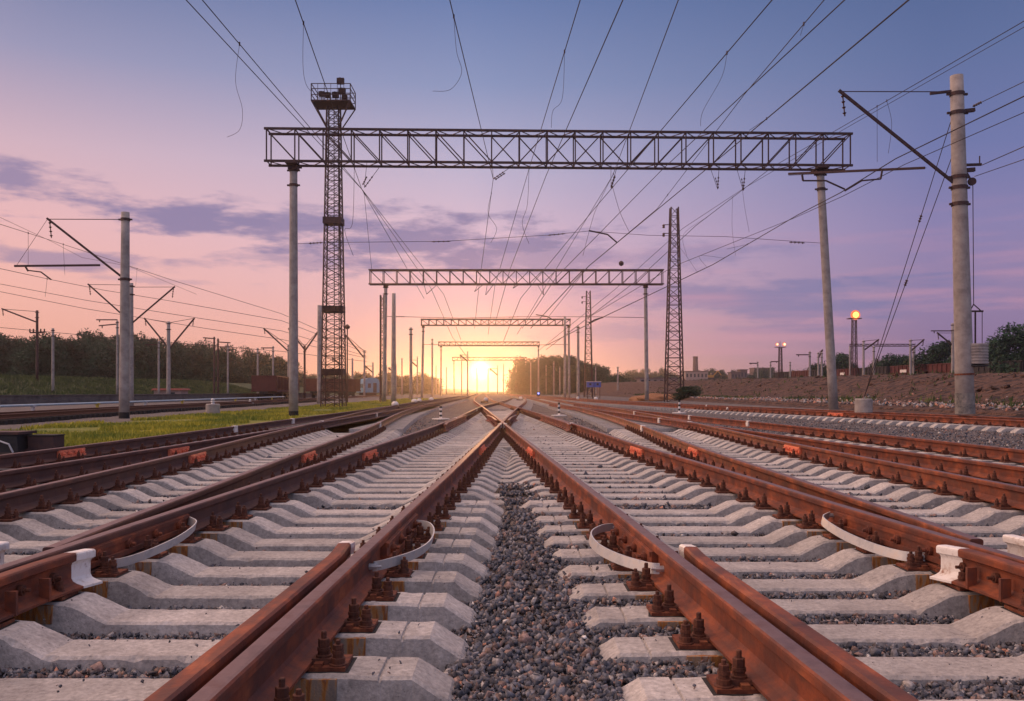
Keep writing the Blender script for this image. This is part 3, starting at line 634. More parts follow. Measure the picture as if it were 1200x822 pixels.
# ------------------------------------------------------------------ ballast stones
def rock_shapes(n=24):
    out = []
    for i in range(n):
        bm = bmesh.new(); r = random.Random(i)
        for _ in range(R.choice((6, 7, 8))):
            v = Vector((r.gauss(0, 1), r.gauss(0, 1), r.gauss(0, 1))).normalized(); v = Vector((v.x*r.uniform(.75, 1.1), v.y*r.uniform(.6, .95), v.z*r.uniform(.4, .85))); bm.verts.new(v)
        bmesh.ops.convex_hull(bm, input=bm.verts); bmesh.ops.delete(bm, geom=[v for v in bm.verts if not v.link_faces], context='VERTS'); bmesh.ops.triangulate(bm, faces=bm.faces)
        bm.verts.index_update(); out.append((np.array([v.co[:] for v in bm.verts]), np.array([[v.index for v in f.verts] for f in bm.faces]))); bm.free()
    return out
SH = rock_shapes()
def build_stones(name, P, S, T, label, material='stone'):
    """P positions, S sizes, T tone"""
    V = []; Fc = []; TT = []; o = 0
    for p, s, t in zip(P, S, T):
        v, f = SH[R.randrange(len(SH))]; a, b, c = NR.uniform(0, 6.28, 3); b *= .25
        ca, sa, cb, sb, cc, sc = math.cos(a), math.sin(a), math.cos(b), math.sin(b), math.cos(c), math.sin(c)
        m = np.array([[ca*cb, ca*sb*sc-sa*cc, ca*sb*cc+sa*sc], [sa*cb, sa*sb*sc+ca*cc, sa*sb*cc-ca*sc], [-sb, cb*sc, cb*cc]])
        V.append(v @ m.T * s + p); Fc.append(f + o); TT.append(np.full(len(v), t)); o += len(v)
    V = np.concatenate(V).astype(np.float32); Fc = np.concatenate(Fc).astype(np.int32); TT = np.concatenate(TT).astype(np.float32)
    me = bpy.data.meshes.new(name); me.vertices.add(len(V)); me.vertices.foreach_set('co', V.ravel()); me.loops.add(Fc.size); me.loops.foreach_set('vertex_index', Fc.ravel())
    me.polygons.add(len(Fc)); me.polygons.foreach_set('loop_start', np.arange(0, Fc.size, 3, dtype=np.int32)); 
    me.update(calc_edges=True); at = me.attributes.new('tone', 'FLOAT', 'POINT'); at.data.foreach_set('value', TT); me.materials.append(M[material])
    ob = bpy.data.objects.new(name, me); C.objects.link(ob); return tag(ob, label, 'gravel', kind='stuff')
boxes = sorted(SLEEPER_BOXES)
bys = np.array([b[0] for b in boxes])
def sleeper_at(x, y):
    i = np.searchsorted(bys, y - .15); best = None
    while i < len(boxes) and boxes[i][0] < y + .15:
        b = boxes[i]
        if b[1] + .09 < x < b[2] - .09: return b
        i += 1
    return None
def scatter(n, y0, y1, smin, smax, wide=.62, top=.012, zoff=0.0):
    P = []; S = []; T = []
    while len(P) < n:
        u = R.random(); y = 1/((1/y0)*(1-u) + (1/y1)*u) if y1 < 40 else y0*(y1/y0)**u     # even density on the picture rather than on the ground
        x = R.uniform(-wide*y - .3, wide*y + .3)
        if x < -7.6 or x > 17.5: continue
        if any(abs(x - rx(k, y)) < .095 for k in RAILS if has(k, y)): continue
        s = (smin + (smax-smin)*R.random()**1.5)*(1.4 if R.random() < .05 else 1)
        b = sleeper_at(x, y); z = bed(x, y)
        if b is not None:
            d = abs(y - b[0])
            if d < .125:
                if R.random() > top or any(abs(x - b[4] - q) < .26 for q in b[3]): continue
                near = min(abs(x - b[4] - q) for q in b[3]); z = .105 if near > .42 else .17; s *= .5
            else: s = min(s, .02); z += .005
        P.append((x, y, z + s*R.uniform(.15, .75) + zoff)); S.append(s); T.append(R.random())
    return P, S, T
a = scatter(50000, 1.9, 9.5, .010, .030); b = scatter(24000, 2.0, 6.5, .006, .015, zoff=.012, top=.03); c = scatter(26000, 8.5, 38, .022, .045, top=.006)
# coarse stones heaped between the two centre tracks and a few large pale or pink ones
big = [(.05, 3.9, .05, .89), (-.05, 3.55, .055, .72), (.12, 4.6, .06, .98), (-.02, 5.0, .05, .9), (.1, 3.05, .05, .95), (.26, 2.95, .05, .98), (-.12, 4.35, .05, .3), (.04, 5.6, .05, .9), (.16, 3.3, .045, .6), (-.08, 4.8, .045, .992), (.3, 3.6, .05, .9), (0, 4.2, .05, .72)]
P = a[0] + b[0] + c[0]; S = a[1] + b[1] + c[1]; T = a[2] + b[2] + c[2]
for _ in range(1500):
    y = R.uniform(3.3, 8.0); x = (rx('A', y) + .66 + rx('B', y) - .6)/2 + R.gauss(-.03, .24)
    P.append((x, y, bed(x, y) + .022)); S.append(R.uniform(.020, .036)*(.7 + .3*min(1, y/6))); T.append(R.random()*.95)
for x, y, s, t in big: P.append((x, y, bed(x, y) + .03)); S.append(s*.8); T.append(t)
for _ in range(500):   # reddish stones heaped in the near sleeper bays
    if R.random() < .5: x = R.uniform(-2.0, -1.1)
    else: x = R.uniform(1.35, 2.3)
    y = R.uniform(2.4, 7)
    if sleeper_at(x, y) is None: P.append((x, y, bed(x, y) + .02)); S.append(R.uniform(.02, .034)); T.append(R.choice([.85, .92, .72, .5, .3]))
build_stones('ballast_stones', np.array(P), S, T, 'dark grey and reddish crushed stone between the sleepers')
# rubble at the foot of the earth slope
P = []; S = []; T = []
for _ in range(3500):
    y = R.uniform(24, 120); x = 18.1 + abs(R.gauss(0, 1.6)); P.append((x, y, slope_h(x, y) + .03)); S.append(R.uniform(.04, .16)); T.append(R.choice([.72, .9, .95, .2, .85, .992]))
build_stones('rubble_stones', np.array(P), S, T, 'pale rubble scattered along the foot of the earth slope')

P = []; S = []; T = []
for _ in range(5200):
    y = 24*(170/24)**R.random(); x = R.uniform(19.5, 28.5) + R.gauss(0, .5)
    if mnoise.noise(Vector((x*.4, y*.22, 4))) < -.05 and R.random() < .8: continue
    P.append((x, y, slope_h(x, y) + .01)); S.append(.05 + .24*R.random()**3); T.append(.5)
build_stones('earth_clods', np.array(P), S, T, 'dark clods and lumps of earth strewn over the right slope', 'dirt')
# ------------------------------------------------------------------ grass and weeds
def blades(name, n, fx, hmin, hmax, mk, label):
    V = np.zeros((n*3, 3), np.float32); T = np.zeros(n*3, np.float32)
    for i in range(n):
        x, y, z, k = fx(); h = R.uniform(hmin, hmax)*k; a = R.uniform(0, 3.14); w = R.uniform(.012, .03)*(1 + y*.02); dx, dy = math.cos(a)*w, math.sin(a)*w
        V[i*3] = (x-dx, y-dy, z); V[i*3+1] = (x+dx, y+dy, z); V[i*3+2] = (x + R.uniform(-.4, .4)*h, y + R.uniform(-.4, .4)*h, z + h)
        t = min(1, max(0, .45 + .9*mnoise.noise(Vector((x*.5, y*.3, 1))) + R.uniform(-.25, .25))); T[i*3:i*3+3] = t
    me = bpy.data.meshes.new(name); Fc = np.arange(n*3, dtype=np.int32)
    me.vertices.add(n*3); me.vertices.foreach_set('co', V.ravel()); me.loops.add(n*3); me.loops.foreach_set('vertex_index', Fc); me.polygons.add(n); me.polygons.foreach_set('loop_start', np.arange(0, n*3, 3, dtype=np.int32))
    me.update(calc_edges=True); at = me.attributes.new('tone', 'FLOAT', 'POINT'); at.data.foreach_set('value', T); me.materials.append(M[mk])
    o = bpy.data.objects.new(name, me); C.objects.link(o); return tag(o, label, 'grass', kind='stuff')
def fx1():
    while True:
        y = 18*(130/18)**R.random(); x = R.uniform(-15.4, -8.2)
        if mnoise.noise(Vector((x*.4, y*.25, 8))) > -.12 and x > -15.4 + .6*mnoise.noise(Vector((y*.3, 0, 2))) - .04*max(0, 30-y): return x, y, .0, 1
blades('verge_grass', 60000, fx1, .05, .17, 'blade', 'bright yellow-green grass growing beside the left tracks')
def fx2():
    y = 25*(140/25)**R.random(); x = 18.6 + abs(R.gauss(0, 1.5)) if R.random() < .4 else R.uniform(20, 33)
    k = 1.2 if mnoise.noise(Vector((x*.5, y*.12, 3))) > .0 else .2
    return x, y, slope_h(x, y), k
blades('slope_weeds', 14000, fx2, .06, .28, 'weed', 'green weeds along the foot and crest of the earth slope')
def fx3():
    x = R.uniform(-68, -47); y = R.uniform(60, 190); return x, y, ground_h(x, y), 1.3
blades('bank_grass', 40000, fx3, .15, .4, 'weed', 'rough green grass covering the far left bank')

# ------------------------------------------------------------------ trees
def crown_mesh(name, w, h, n, seed, m, clumps=26, leaf=.22):
    r = random.Random(seed); V = []; T = []
    cl = []
    for _ in range(clumps):
        t = r.random(); a = r.uniform(0, 6.28); rad = w*.5*math.sqrt(r.random())*(1 - .55*abs(t - .4)**1.2*1.6)
        cl.append((rad*math.cos(a), rad*math.sin(a), h*(.12 + .88*t) - w*.12, w*r.uniform(.12, .24), r.random()))
    for _ in range(n):
        c = r.choice(cl); v = Vector((r.gauss(0, 1), r.gauss(0, 1), r.gauss(0, 1))).normalized()*c[3]*r.uniform(.55, 1.12)
        p = Vector(c[:3]) + Vector((v.x, v.y, v.z*.8)); d1 = Vector((r.gauss(0, 1), r.gauss(0, 1), r.gauss(0, .7))).normalized(); d2 = d1.cross(Vector((r.gauss(0, 1), r.gauss(0, 1), r.gauss(0, 1)))).normalized(); s = leaf*r.uniform(.6, 1.3)
        V += [p - d1*s, p + d2*s*.6, p + d1*s]; t = min(1, max(0, c[4]*.6 + r.random()*.4)); T += [t]*3
    me = bpy.data.meshes.new(name); k = len(V); me.vertices.add(k); me.vertices.foreach_set('co', np.array([x[:] for x in V], np.float32).ravel()); me.loops.add(k); me.loops.foreach_set('vertex_index', np.arange(k, dtype=np.int32))
    me.polygons.add(k//3); me.polygons.foreach_set('loop_start', np.arange(0, k, 3, dtype=np.int32)); me.update(calc_edges=True)
    me.attributes.new('tone', 'FLOAT', 'POINT').data.foreach_set('value', np.array(T, np.float32)); me.materials.append(M[m]); return me
def trunk_mesh(h, r0, seed):
    r = random.Random(seed); mb = MB(); mb.tube([(0, 0, -.3), (r.uniform(-.1, .1), 0, h*.35), (r.uniform(-.3, .3), 0, h*.8)], [r0, r0*.75, r0*.3], 7)
    for _ in range(5):
        a = r.uniform(0, 6.28); z = h*r.uniform(.3, .6); q = h*.3; mb.tube([(0, 0, z), (math.cos(a)*q*.5, math.sin(a)*q*.5, z + q*.5), (math.cos(a)*q, math.sin(a)*q, z + q*.7)], [r0*.4, r0*.25, r0*.1], 5)
    return mb.mesh('trunk', M['iron'])
CR = [crown_mesh('crown', 7, 7.5, 9500, i, 'leaf', 34, .27) for i in range(4)] + [crown_mesh('crown', 7, 6.5, 8000, 9, 'leaf2', 34, .27)]
TR = trunk_mesh(6, .22, 3)
def tree(x, y, z, s, ci, label, group):
    t = thing('broadleaf_tree', label, 'tree', (x, y, z), group, rz=R.uniform(0, 6)); t.scale = (s, s, s)
    link('crown', CR[ci], t, (0, 0, 1.2)); link('trunk', TR, t)
# trees behind the right-hand slope (photo column, top row, distance)
for i, (px, top, Y, s, ci, lab) in enumerate([
    (1203, 376, 125, 1.35, 0, 'tall dark green tree cut by the right edge'), (1165, 396, 135, 1.2, 1, 'dark green tree right of the concrete pole'),
    (1140, 402, 142, 1.1, 2, 'dark tree directly behind the counterweights'), (1100, 399, 150, 1.25, 3, 'dark green tree left of the concrete pole'),
    (1075, 410, 165, 1.1, 4, 'yellow-green tree between two thin masts'), (1052, 413, 175, 1.15, 0, 'dark round tree behind the right goods train'),
    (1028, 414, 185, 1.1, 4, 'yellow-green tree right of the lit floodlight mast'), (985, 413, 195, 1.2, 1, 'dark tree left of the lit floodlight mast'),
    (960, 425, 230, 1.1, 2, 'small dark tree behind the leaning portal post'), (1120, 402, 160, 1.0, 4, 'olive tree behind the crossarm mast')]):
    p = pt(px, top, Y); z = p.z - 8.9*s; tree(p.x, Y, z, s, ci, lab, 'trees beyond the earth slope')
def wood(name, spots, label, m='leaf'):
    """a far wood that reads as one mass: many crowns of leaf clumps in one mesh"""
    Vs = []; Ts = []
    for x, y, z, s in spots:
        me = R.choice(CR[:4]); k = len(me.vertices); a = np.empty(k*3, np.float32); me.vertices.foreach_get('co', a); a = a.reshape(-1, 3)
        sel = np.repeat(NR.random(k//3) < .36, 3); a = a[sel]; q = R.uniform(0, 6.28); c, s_ = math.cos(q), math.sin(q)
        tt = np.empty(k, np.float32); me.attributes['tone'].data.foreach_get('value', tt); tt = tt[sel]*.7 + R.uniform(0, .3)
        b = np.stack([a[:, 0]*c - a[:, 1]*s_, a[:, 0]*s_ + a[:, 1]*c, a[:, 2]*R.uniform(.9, 1.25)], 1)*s + np.array([x, y, z]); Vs.append(b); Ts.append(tt)
    V = np.concatenate(Vs).astype(np.float32); T = np.concatenate(Ts).astype(np.float32); k = len(V)
    me = bpy.data.meshes.new(name); me.vertices.add(k); me.vertices.foreach_set('co', V.ravel()); me.loops.add(k); me.loops.foreach_set('vertex_index', np.arange(k, dtype=np.int32)); me.polygons.add(k//3); me.polygons.foreach_set('loop_start', np.arange(0, k, 3, dtype=np.int32))
    me.update(calc_edges=True); me.attributes.new('tone', 'FLOAT', 'POINT').data.foreach_set('value', T); me.materials.append(M[m]); o = bpy.data.objects.new(name, me); C.objects.link(o); return tag(o, label, 'wood', kind='stuff')
sp = []
for i in range(150):
    px = R.uniform(-60, 345); Y = R.uniform(150, 215) + max(0, px)*.25
    top = np.interp(px, [0, 60, 150, 200, 280, 345], [394, 398, 396, 404, 412, 424]) + R.gauss(0, 4); p = pt(px, top, Y); s = R.uniform(1.0, 1.4); sp.append((p.x, Y, p.z - 9.0*s*.95, s))
for i in range(80):
    px = R.uniform(-60, 345); Y = 150 + R.uniform(0, 20) + max(0, px)*.25; p = pt(px, 436, Y); sp.append((p.x, Y, p.z - 7, R.uniform(.8, 1.0)))
wood('treeline', sp, 'long dark green wood behind the far left bank')
sp = []
for i in range(110):
    px = R.uniform(607, 742); Y = R.uniform(270, 350)
    top = np.interp(px, [590, 610, 640, 665, 700, 725, 742], [434, 421, 415, 418, 426, 437, 449]) + abs(R.gauss(0, 6)); p = pt(px, top, Y); s = R.uniform(1.0, 1.6); sp.append((p.x, Y, p.z - 8.6*s, s))
wood('tree_hill', sp, 'rounded wooded rise right of the low sun')
sp = []
for i in range(150):
    px = R.uniform(735, 1100); Y = R.uniform(420, 560); p = pt(px, R.uniform(434, 441), Y); s = R.uniform(1.0, 1.5); sp.append((p.x, Y, p.z - 8*s, s))
for i in range(70):
    px = R.uniform(345, 515); Y = R.uniform(330, 460); p = pt(px, R.uniform(438, 446), Y); s = R.uniform(1.0, 1.5); sp.append((p.x, Y, p.z - 8*s, s))
wood('distant_woods', sp, 'thin line of faraway woods on the horizon')
mbp = thing('bush', 'low green bush at the foot of the right lattice mast', 'bush', (18.3, 93, .2)); mbp.scale = (.42, .42, .2); link('foliage', CR[1], mbp, (0, 0, 0)); link('stem', TR, mbp)

# ------------------------------------------------------------------ overhead line portals
def truss(name, p0, p1, h, dep, n, parent, ch=.105, w=.05):
    """box girder between p0 and p1 (bottom, middle line)"""
    p0 = Vector(p0); p1 = Vector(p1); d = (p1-p0); u = d.normalized(); v = Vector((-u.y, u.x, 0)).normalized(); up = Vector((0, 0, 1))
    def P(t, s, z): return p0 + d*t + v*(s*dep/2) + up*(z*h)
    mb = MB()
    for s in (-1, 1):
        for z in (0, 1): mb.bar(P(-.004, s, z), P(1.004, s, z), ch)
    mb.obj('chord', M['iron'], parent)
    mb = MB()
    for i in range(n+1):
        t = i/n
        for s in (-1, 1): mb.bar(P(t, s, .03), P(t, s, .97), w*1.15)
        for z in (0, 1):
            mb.bar(P(t, -1, z), P(t, 1, z), w*.8)
    for i in range(n):
        a, b = i/n, (i+1)/n; m_ = (i+.5)/n
        for s in (-1, 1):
            if m_ < .40 or (m_ < .62 and s == 1): mb.bar(P(a, s, .97), P(b, s, .03), w)
            if m_ > .62 or (m_ > .40 and s == -1): mb.bar(P(a, s, .03), P(b, s, .97), w)
        for z in (0, 1):
            mb.bar(P(a, -1, z), P(m_, 1, z), w*.7); mb.bar(P(m_, 1, z), P(b, -1, z), w*.7)
    mb.obj('lacing', M['iron'], parent)
def column(base, top, r0, r1, parent, collars=(.30, .95), name='post', m='pole', foot=0):
    mb = MB(); b = Vector(base); t = Vector(top); mb.tube([b.lerp(t, i/6) for i in range(7)], [r0 + (r1-r0)*i/6 for i in range(7)], 18); o = mb.obj(name, M[m], parent, smooth=False)
    for p in o.data.polygons: p.use_smooth = len(p.vertices) == 4
    L_ = (t-b).length
    for c in collars:
        mb = MB(); q = t + (b-t)*(c/L_); mb.tube([q + Vector((0, 0, .06)), q - Vector((0, 0, .06))], (r1 + (r0-r1)*c/L_)*1.13, 14)
        mb.box(q, (r1*3.4, .07, .07)); mb.obj('collar', M['iron'], parent)
    if foot:
        mb = MB(); mb.tube([b - Vector((0, 0, .3)), b + (t-b)*(foot/L_)], r0*1.012, 18); mb.obj('painted_foot', M['rubber'], parent)
    return b, t
def portal(Y, xl, xr, pxl, pxr, pytop, pybot, right_tilt, label, n, Yr=None, r=(.21, .165), base_l=0., base_r=.3, dep=.85, w=.05, ch=.105, flip=False):
    Yr = Yr or Y; t = thing('line_portal', label, 'gantry', (0, 0, 0), 'portals spanning all the tracks')
    a = pt(xl, pybot, Y); b = pt(xr, pybot, Yr); b.z = a.z + .0; h = (pybot - pytop)*Y/F
    truss('truss', a, b, h, dep, n, t, ch, w)
    lb = pt(pxl[0], 0, Y); lt = pt(pxl[1], 0, Y); rb = pt(pxr[0], 0, Yr); rt = pt(pxr[1], 0, Yr)
    column((lb.x, Y, base_l), (lt.x, Y, a.z - .02), *r, t, foot=.3 if Y < 50 else 0); column((rb.x, Yr, base_r), (rt.x, Yr, a.z - .02), *r, t)
    for x, yy in ((lt.x, Y), (rt.x, Yr)): mb = MB(); mb.box((x, yy, a.z - .07), (.5, dep + .2, .08)); mb.box((x, yy, a.z - .2), (.42, .42, .2)); mb.obj('bearing_head', M['iron'], t)
    return a
portal(39.4, 315, 992, (344, 344), (977, 961), 154, 191.5, True, 'nearest and largest steel girder portal on two concrete posts', 21, Yr=40.2, base_r=.35, w=.045, ch=.095)
portal(90, 434, 776, (450, 452), (758, 756.5), 317, 333.5, False, 'second girder portal, seen under the nearest one', 22, base_r=.2, w=.062, ch=.12)
portal(142, 494, 668, (494.5, 496), (667, 666.5), 374.5, 381.5, False, 'third girder portal, half the width of the second in the photo', 20, w=.09, ch=.16, base_r=0)
portal(206, 514, 632, (516.5, 517), (631, 631), 401, 405.5, False, 'farthest clear girder portal, above the low sun', 18, w=.1, ch=.18, base_r=0)
portal(290, 530, 617, (532, 532), (616, 616), 419, 422.5, False, 'faint girder portal farthest off in the sun glow', 14, w=.11, ch=.2, base_r=0)

# ------------------------------------------------------------------ lattice masts
def lattice(name, label, cat, x, Y, z0, ztop, wb, wt, n, w=.06, plat=None, lamps=False, group=None, m='iron'):
    t = thing(name, label, cat, (x, Y, 0), group); mb = MB(); mc = MB()
    def P(i, k):
        f = i/n; s = wb + (wt-wb)*f; cx_, cy_ = ((-1, -1), (1, -1), (1, 1), (-1, 1))[k % 4]; return Vector((cx_*s/2, cy_*s/2, z0 + (ztop-z0)*f))
    for k in range(4): mc.bar(P(0, k), P(n, k), w*2.0)
    for i in range(n):
        for k in range(4):
            mb.bar(P(i, k), P(i, k+1), w)
            if i % 2 == 0: mb.bar(P(i, k), P(i+1, k+1), w)
            else: mb.bar(P(i, k+1), P(i+1, k), w)
            if cat == 'light mast': mb.bar(P(i, k+1) if i % 2 == 0 else P(i, k), P(i+1, k) if i % 2 == 0 else P(i+1, k+1), w*.7)
    mc.obj('corner_leg', M[m], t); mb.obj('bracing', M[m], t)
    return t
fx = pt(391, 0, 63).x
lm = lattice('floodlight_mast', 'tall black lattice mast with railed lamp platform behind the nearest portal', 'light mast', fx, 63, -.1, 21.1, 1.50, .82, 34, .036)
mb = MB(); z = 21.3
mb.box((0, 0, z), (2.7, 2.0, .10))
for x in (-1.35, 1.35):
    for y in (-1, 1): mb.bar((x*1.0, y, z), (x*1.0, y, z+1.15), .06); mb.bar((x, y, z), (.0 + math.copysign(.42, x), math.copysign(.42, y), z-1.7), .08)
mb.obj('platform', M['iron'], lm)
mb = MB()
for zz in (.4, .8, 1.15):
    for y in (-1, 1): mb.bar((-1.35, y, z+zz), (1.35, y, z+zz), .045)
    for x in (-1.35, 1.35): mb.bar((x, -1, z+zz), (x, 1, z+zz), .045)
for i in range(1, 6):
    for y in (-1, 1): mb.bar((-1.35+.45*i, y, z), (-1.35+.45*i, y, z+1.15), .03)
mb.obj('railing', M['iron'], lm)
for dx, dz_, s in ((-.7, .55, .42), (-.3, .5, .38), (.25, .5, .45), (.7, .75, .5), (.9, .35, .35), (.6, 1.45, .5)):
    mb = MB(); mb.box((dx, -.6, z+dz_), (s, .25, s*.8)); mb.bar((dx, -.6, z+.05), (dx, -.6, z+dz_), .05); mb.tube([(dx, -.74, z+dz_), (dx, -.84, z+dz_-.03)], [s*.3, s*.42], 10); mb.obj('floodlight', M['iron'], lm)
for zz in (13.1, 6.9, 2.5): mb = MB(); mb.box((0, 0, zz), (1.15 + (21-zz)*.02, 1.2, .45)); mb.obj('ladder_landing', M['iron'], lm)
mb = MB(); mb.bar((.2, -.7, 0), (.12, -.5, 21), .05); mb.bar((.55, -.7, 0), (.42, -.5, 21), .05)
for i in range(60): mb.bar((.2-.0013*i, -.7+.003*i, .3+i*.345), (.55-.002*i, -.7+.003*i, .3+i*.345), .03)
mb.obj('ladder', M['iron'], lm)
rm = lattice('lattice_mast', 'dark tapering lattice mast beside the second portal right post', 'lattice mast', pt(790, 0, 94).x, 94, 0, 20.4, 1.75, .75, 22, .055)
rm2 = lattice('lattice_mast', 'smaller faraway lattice mast rising over the wooded rise', 'lattice mast', pt(689.5, 0, 160).x, 160, -1, 19, 1.5, .65, 18, .065)
for o, z in ((rm, 18.6), (rm2, 18.0)):
    for k in range(2): mb = MB(); mb.bar((-.5, 0, z-k*.9), (-1.15, 0, z-k*.9), .07); mb.lathe((-1.1, 0, z-k*.9-.35), [(.10, 0), (.16, .1), (.10, .2), (.16, .3), (.05, .4)], 8); mb.obj('insulator_arm', M['insul'], o)
sm = lattice('lattice_mast', 'thin rusty lattice post left of the second portal left post', 'lattice mast', pt(448, 0, 92).x, 92, 0, 11.0, .4, .35, 16, .05)

# ------------------------------------------------------------------ poles with cantilevers
def insul(mb, p, q, r=.06, n=4):
    p = Vector(p); q = Vector(q)
    for i in range(n):
        c = p.lerp(q, (i+.5)/n); d = (q-p).normalized(); mb.tube([c - d*.02, c + d*.025], [r, r*.5], 8)
    mb.tube([p, q], r*.35, 5)
def mast(px, ptop, Y, label, arms=(), r=(.20, .15), base=None, lean=0, m='pole', group='concrete line masts', collars=(.25, .9), pbase=None):
    """arms: (kind, pixel x tip, pixel y tip, pixel y root)"""
    x = pt(px, 0, Y).x; ztop = pt(px, ptop, Y).z; z0 = ground_h(x, Y) - .05 if base is None else base
    t = thing('line_mast', label, 'mast', (x, Y, 0), group); xb = (pt(pbase, 0, Y).x - x) if pbase else 0
    column((xb, 0, z0), (0, 0, ztop), *r, t, collars=collars, m=m, foot=.3 if label.startswith(('thick concrete', 'plain pale')) else 0)
    for kind, ax, ay, ry in arms:
        tip = pt(ax, ay, Y) - Vector((x, Y, 0)); root = Vector((0, 0, pt(px, ry, Y).z)); k = max(1, Y/60)
        mb = MB()
        if kind == 'c':    # diagonal bracket with a tie and a hanging insulator
            mb.bar(root, tip, .085*k); mb.tube([(0, 0, min(ztop-.15, tip.z - .05)), tip - Vector((math.copysign(.1, tip.x), 0, .04))], .018*k, 5)
            mb.obj('bracket', M['iron'], t); mb = MB(); e = tip + Vector((-math.copysign(.12, tip.x), 0, -.12)); insul(mb, e, e + Vector((-math.copysign(.08, tip.x), 0, -.75)), .07*k); mb.obj('insulator', M['insul'], t)
        elif kind == 'h':  # level arm
            mb.bar(root, tip, .07*k); mb.bar(tip + Vector((-math.copysign(.4, tip.x)*1, 0, 0)), tip + Vector((-math.copysign(.4, tip.x), 0, -.3)), .05*k); mb.obj('crossarm', M['iron'], t)
        elif kind == 'x':  # crossarm centred
            mb.bar(root - Vector((tip.x, 0, 0)), root + Vector((tip.x, 0, 0)), .09*k); mb.obj('crossarm', M['iron'], t)
            mb = MB()
            for s in (-1, -.5, .5, 1): mb.lathe(root + Vector((tip.x*s, 0, .03)), [(.03*k, 0), (.07*k, .06*k), (.04*k, .12*k), (.06*k, .2*k), (.02*k, .24*k)], 6)
            mb.obj('insulator', M['insul'], t)
    return t
p1 = mast(147, 249, 39.4, 'thick concrete mast on the left grass, nearest on its side', [('c', 55, 256, 328)], base=-.05, r=(.225, .175), pbase=145.5, collars=(.32, 2.95))
# its floating level arm with steady arm
x0 = p1.location.x; w_ = lambda px, py, Y=39.4: pt(px, py, Y) - Vector((x0, Y, 0))
mb = MB(); mb.bar(w_(17, 312), w_(117, 311), .085); mb.bar(w_(30, 313), w_(33, 318), .06); mb.bar(w_(32, 317), w_(48, 319), .05); mb.bar(w_(48, 319), w_(60, 328), .05); mb.tube([w_(55, 258), w_(19, 312)], .01, 4); mb.obj('level_arm', M['iron'], p1)
mast(153.5, 332, 70, 'concrete mast with two upswept brackets behind the thickest left mast', [('c', 103, 333, 378), ('c', 205, 336, 380)], r=(.21, .17), base=-.05)
mast(197.5, 377, 101, 'concrete mast with two brackets between the thick left mast and the portal', [('c', 169, 373, 408), ('c', 228, 373, 410)], r=(.24, .18), base=-.05)
mast(186, 400, 118, 'thin mast just left of the two bracket mast', [('h', 170, 404, 404)], r=(.15, .12))
mast(43.5, 364, 112, 'rusty steel mast with long bracket arm near the left edge', [('c', 2, 362, 378), ('x', 52, 390, 390)], r=(.17, .15), m='iron')
mast(62, 385, 104, 'plain pale concrete mast at the left edge of the wood', (), r=(.17, .14))
mast(137.5, 376, 112, 'slim mast with level arms half hidden left of the thick mast', [('h', 113, 375, 375), ('h', 116, 382, 380)], r=(.16, .13))
mast(251, 395, 135, 'dark slim mast in front of the wood, left of a pair', [('h', 238, 396, 397)], r=(.16, .13), m='iron')
mast(255.5, 397, 137, 'dark slim mast in front of the wood, right of a pair', [('h', 270, 402, 401)], r=(.16, .13), m='iron')
mast(267, 404, 150, 'pale slim mast in front of the wood', (), r=(.16, .13))
mast(302, 408, 150, 'thin mast above the dark red wagons, leftmost', (), r=(.17, .14)); mast(320, 406, 150, 'thin mast above the dark red wagons, middle one', [('h', 306, 408, 408)], r=(.17, .14)); mast(338, 404, 140, 'thin mast directly left of the portal left post', [('c', 309, 385, 412)], r=(.18, .14))
mast(357, 405, 128, 'thin mast just right of the portal left post', [('c', 338, 385, 410), ('c', 375, 386, 412)], r=(.17, .14), m='iron')
mast(374.5, 358, 84, 'plain concrete mast between the portal post and the black lattice mast', (), r=(.25, .19), collars=(), base=-.05)
t = mast(407, 384, 92, 'thin lamp pole with a round lamp head right of the black lattice mast', (), r=(.075, .06), collars=(), m='iron', base=-.05); mb = MB(); mb.lathe((0, 0, pt(407, 386, 92).z), [(.1, 0), (.26, .12), (.28, .28), (.15, .42), (.05, .5)], 12); mb.obj('lamp_head', M['iron'], t)
mast(427, 411, 150, 'slim mast above the blue coach', [('c', 404, 392, 420)], r=(.19, .15), base=0)
mast(461.5, 344, 86, 'plain rust tinted concrete mast right of the second portal left post', (), r=(.26, .17), collars=(), base=0, pbase=461)
mast(481.5, 384, 112, 'concrete mast with dark top between second and third portal posts', (), r=(.22, .17), base=0)
mast(506.5, 397, 170, 'slim mast between third and fourth portal left posts', (), r=(.2, .15), base=0)
mast(662, 371, 120, 'plain rust tinted mast left of the third portal right post', (), r=(.2, .15), base=0, collars=())
mast(677.5, 382, 125, 'concrete mast right of the third portal right post', (), r=(.22, .17), base=0)
mast(724, 430, 190, 'short pale mast before the wooded rise', (), r=(.2, .16), base=0); mast(649, 424, 215, 'pale mast just right of the farthest clear portal', (), r=(.2, .15), base=0); mast(656, 430, 250, 'tiny mast right of the farthest clear portal', (), r=(.2, .15), base=0)
mast(698, 430, 200, 'short mast beside the small blue hut', (), r=(.16, .13), base=0)
for i, (px, top, Y) in enumerate([(437, 425, 185), (446, 424, 200), (471, 420, 210), (489, 418, 220), (523, 430, 300), (541, 417, 260), (548, 412, 210), (559, 431, 320), (572, 432, 330), (583, 428, 300), (590, 426, 280), (597, 431, 320), (605, 430, 300), (622, 425, 260), (640, 428, 270), (464, 427, 230), (511, 428, 290), (413, 420, 170), (398, 415, 165), (453, 428, 240)]):
    mast(px, top, Y, 'faint slim mast standing in the sun glow between the tracks', (('c', px - 9, top + 4, top + 12),) if i % 3 == 0 else (), r=(.2, .16), base=0, collars=(), group='faint masts in the sun glow')

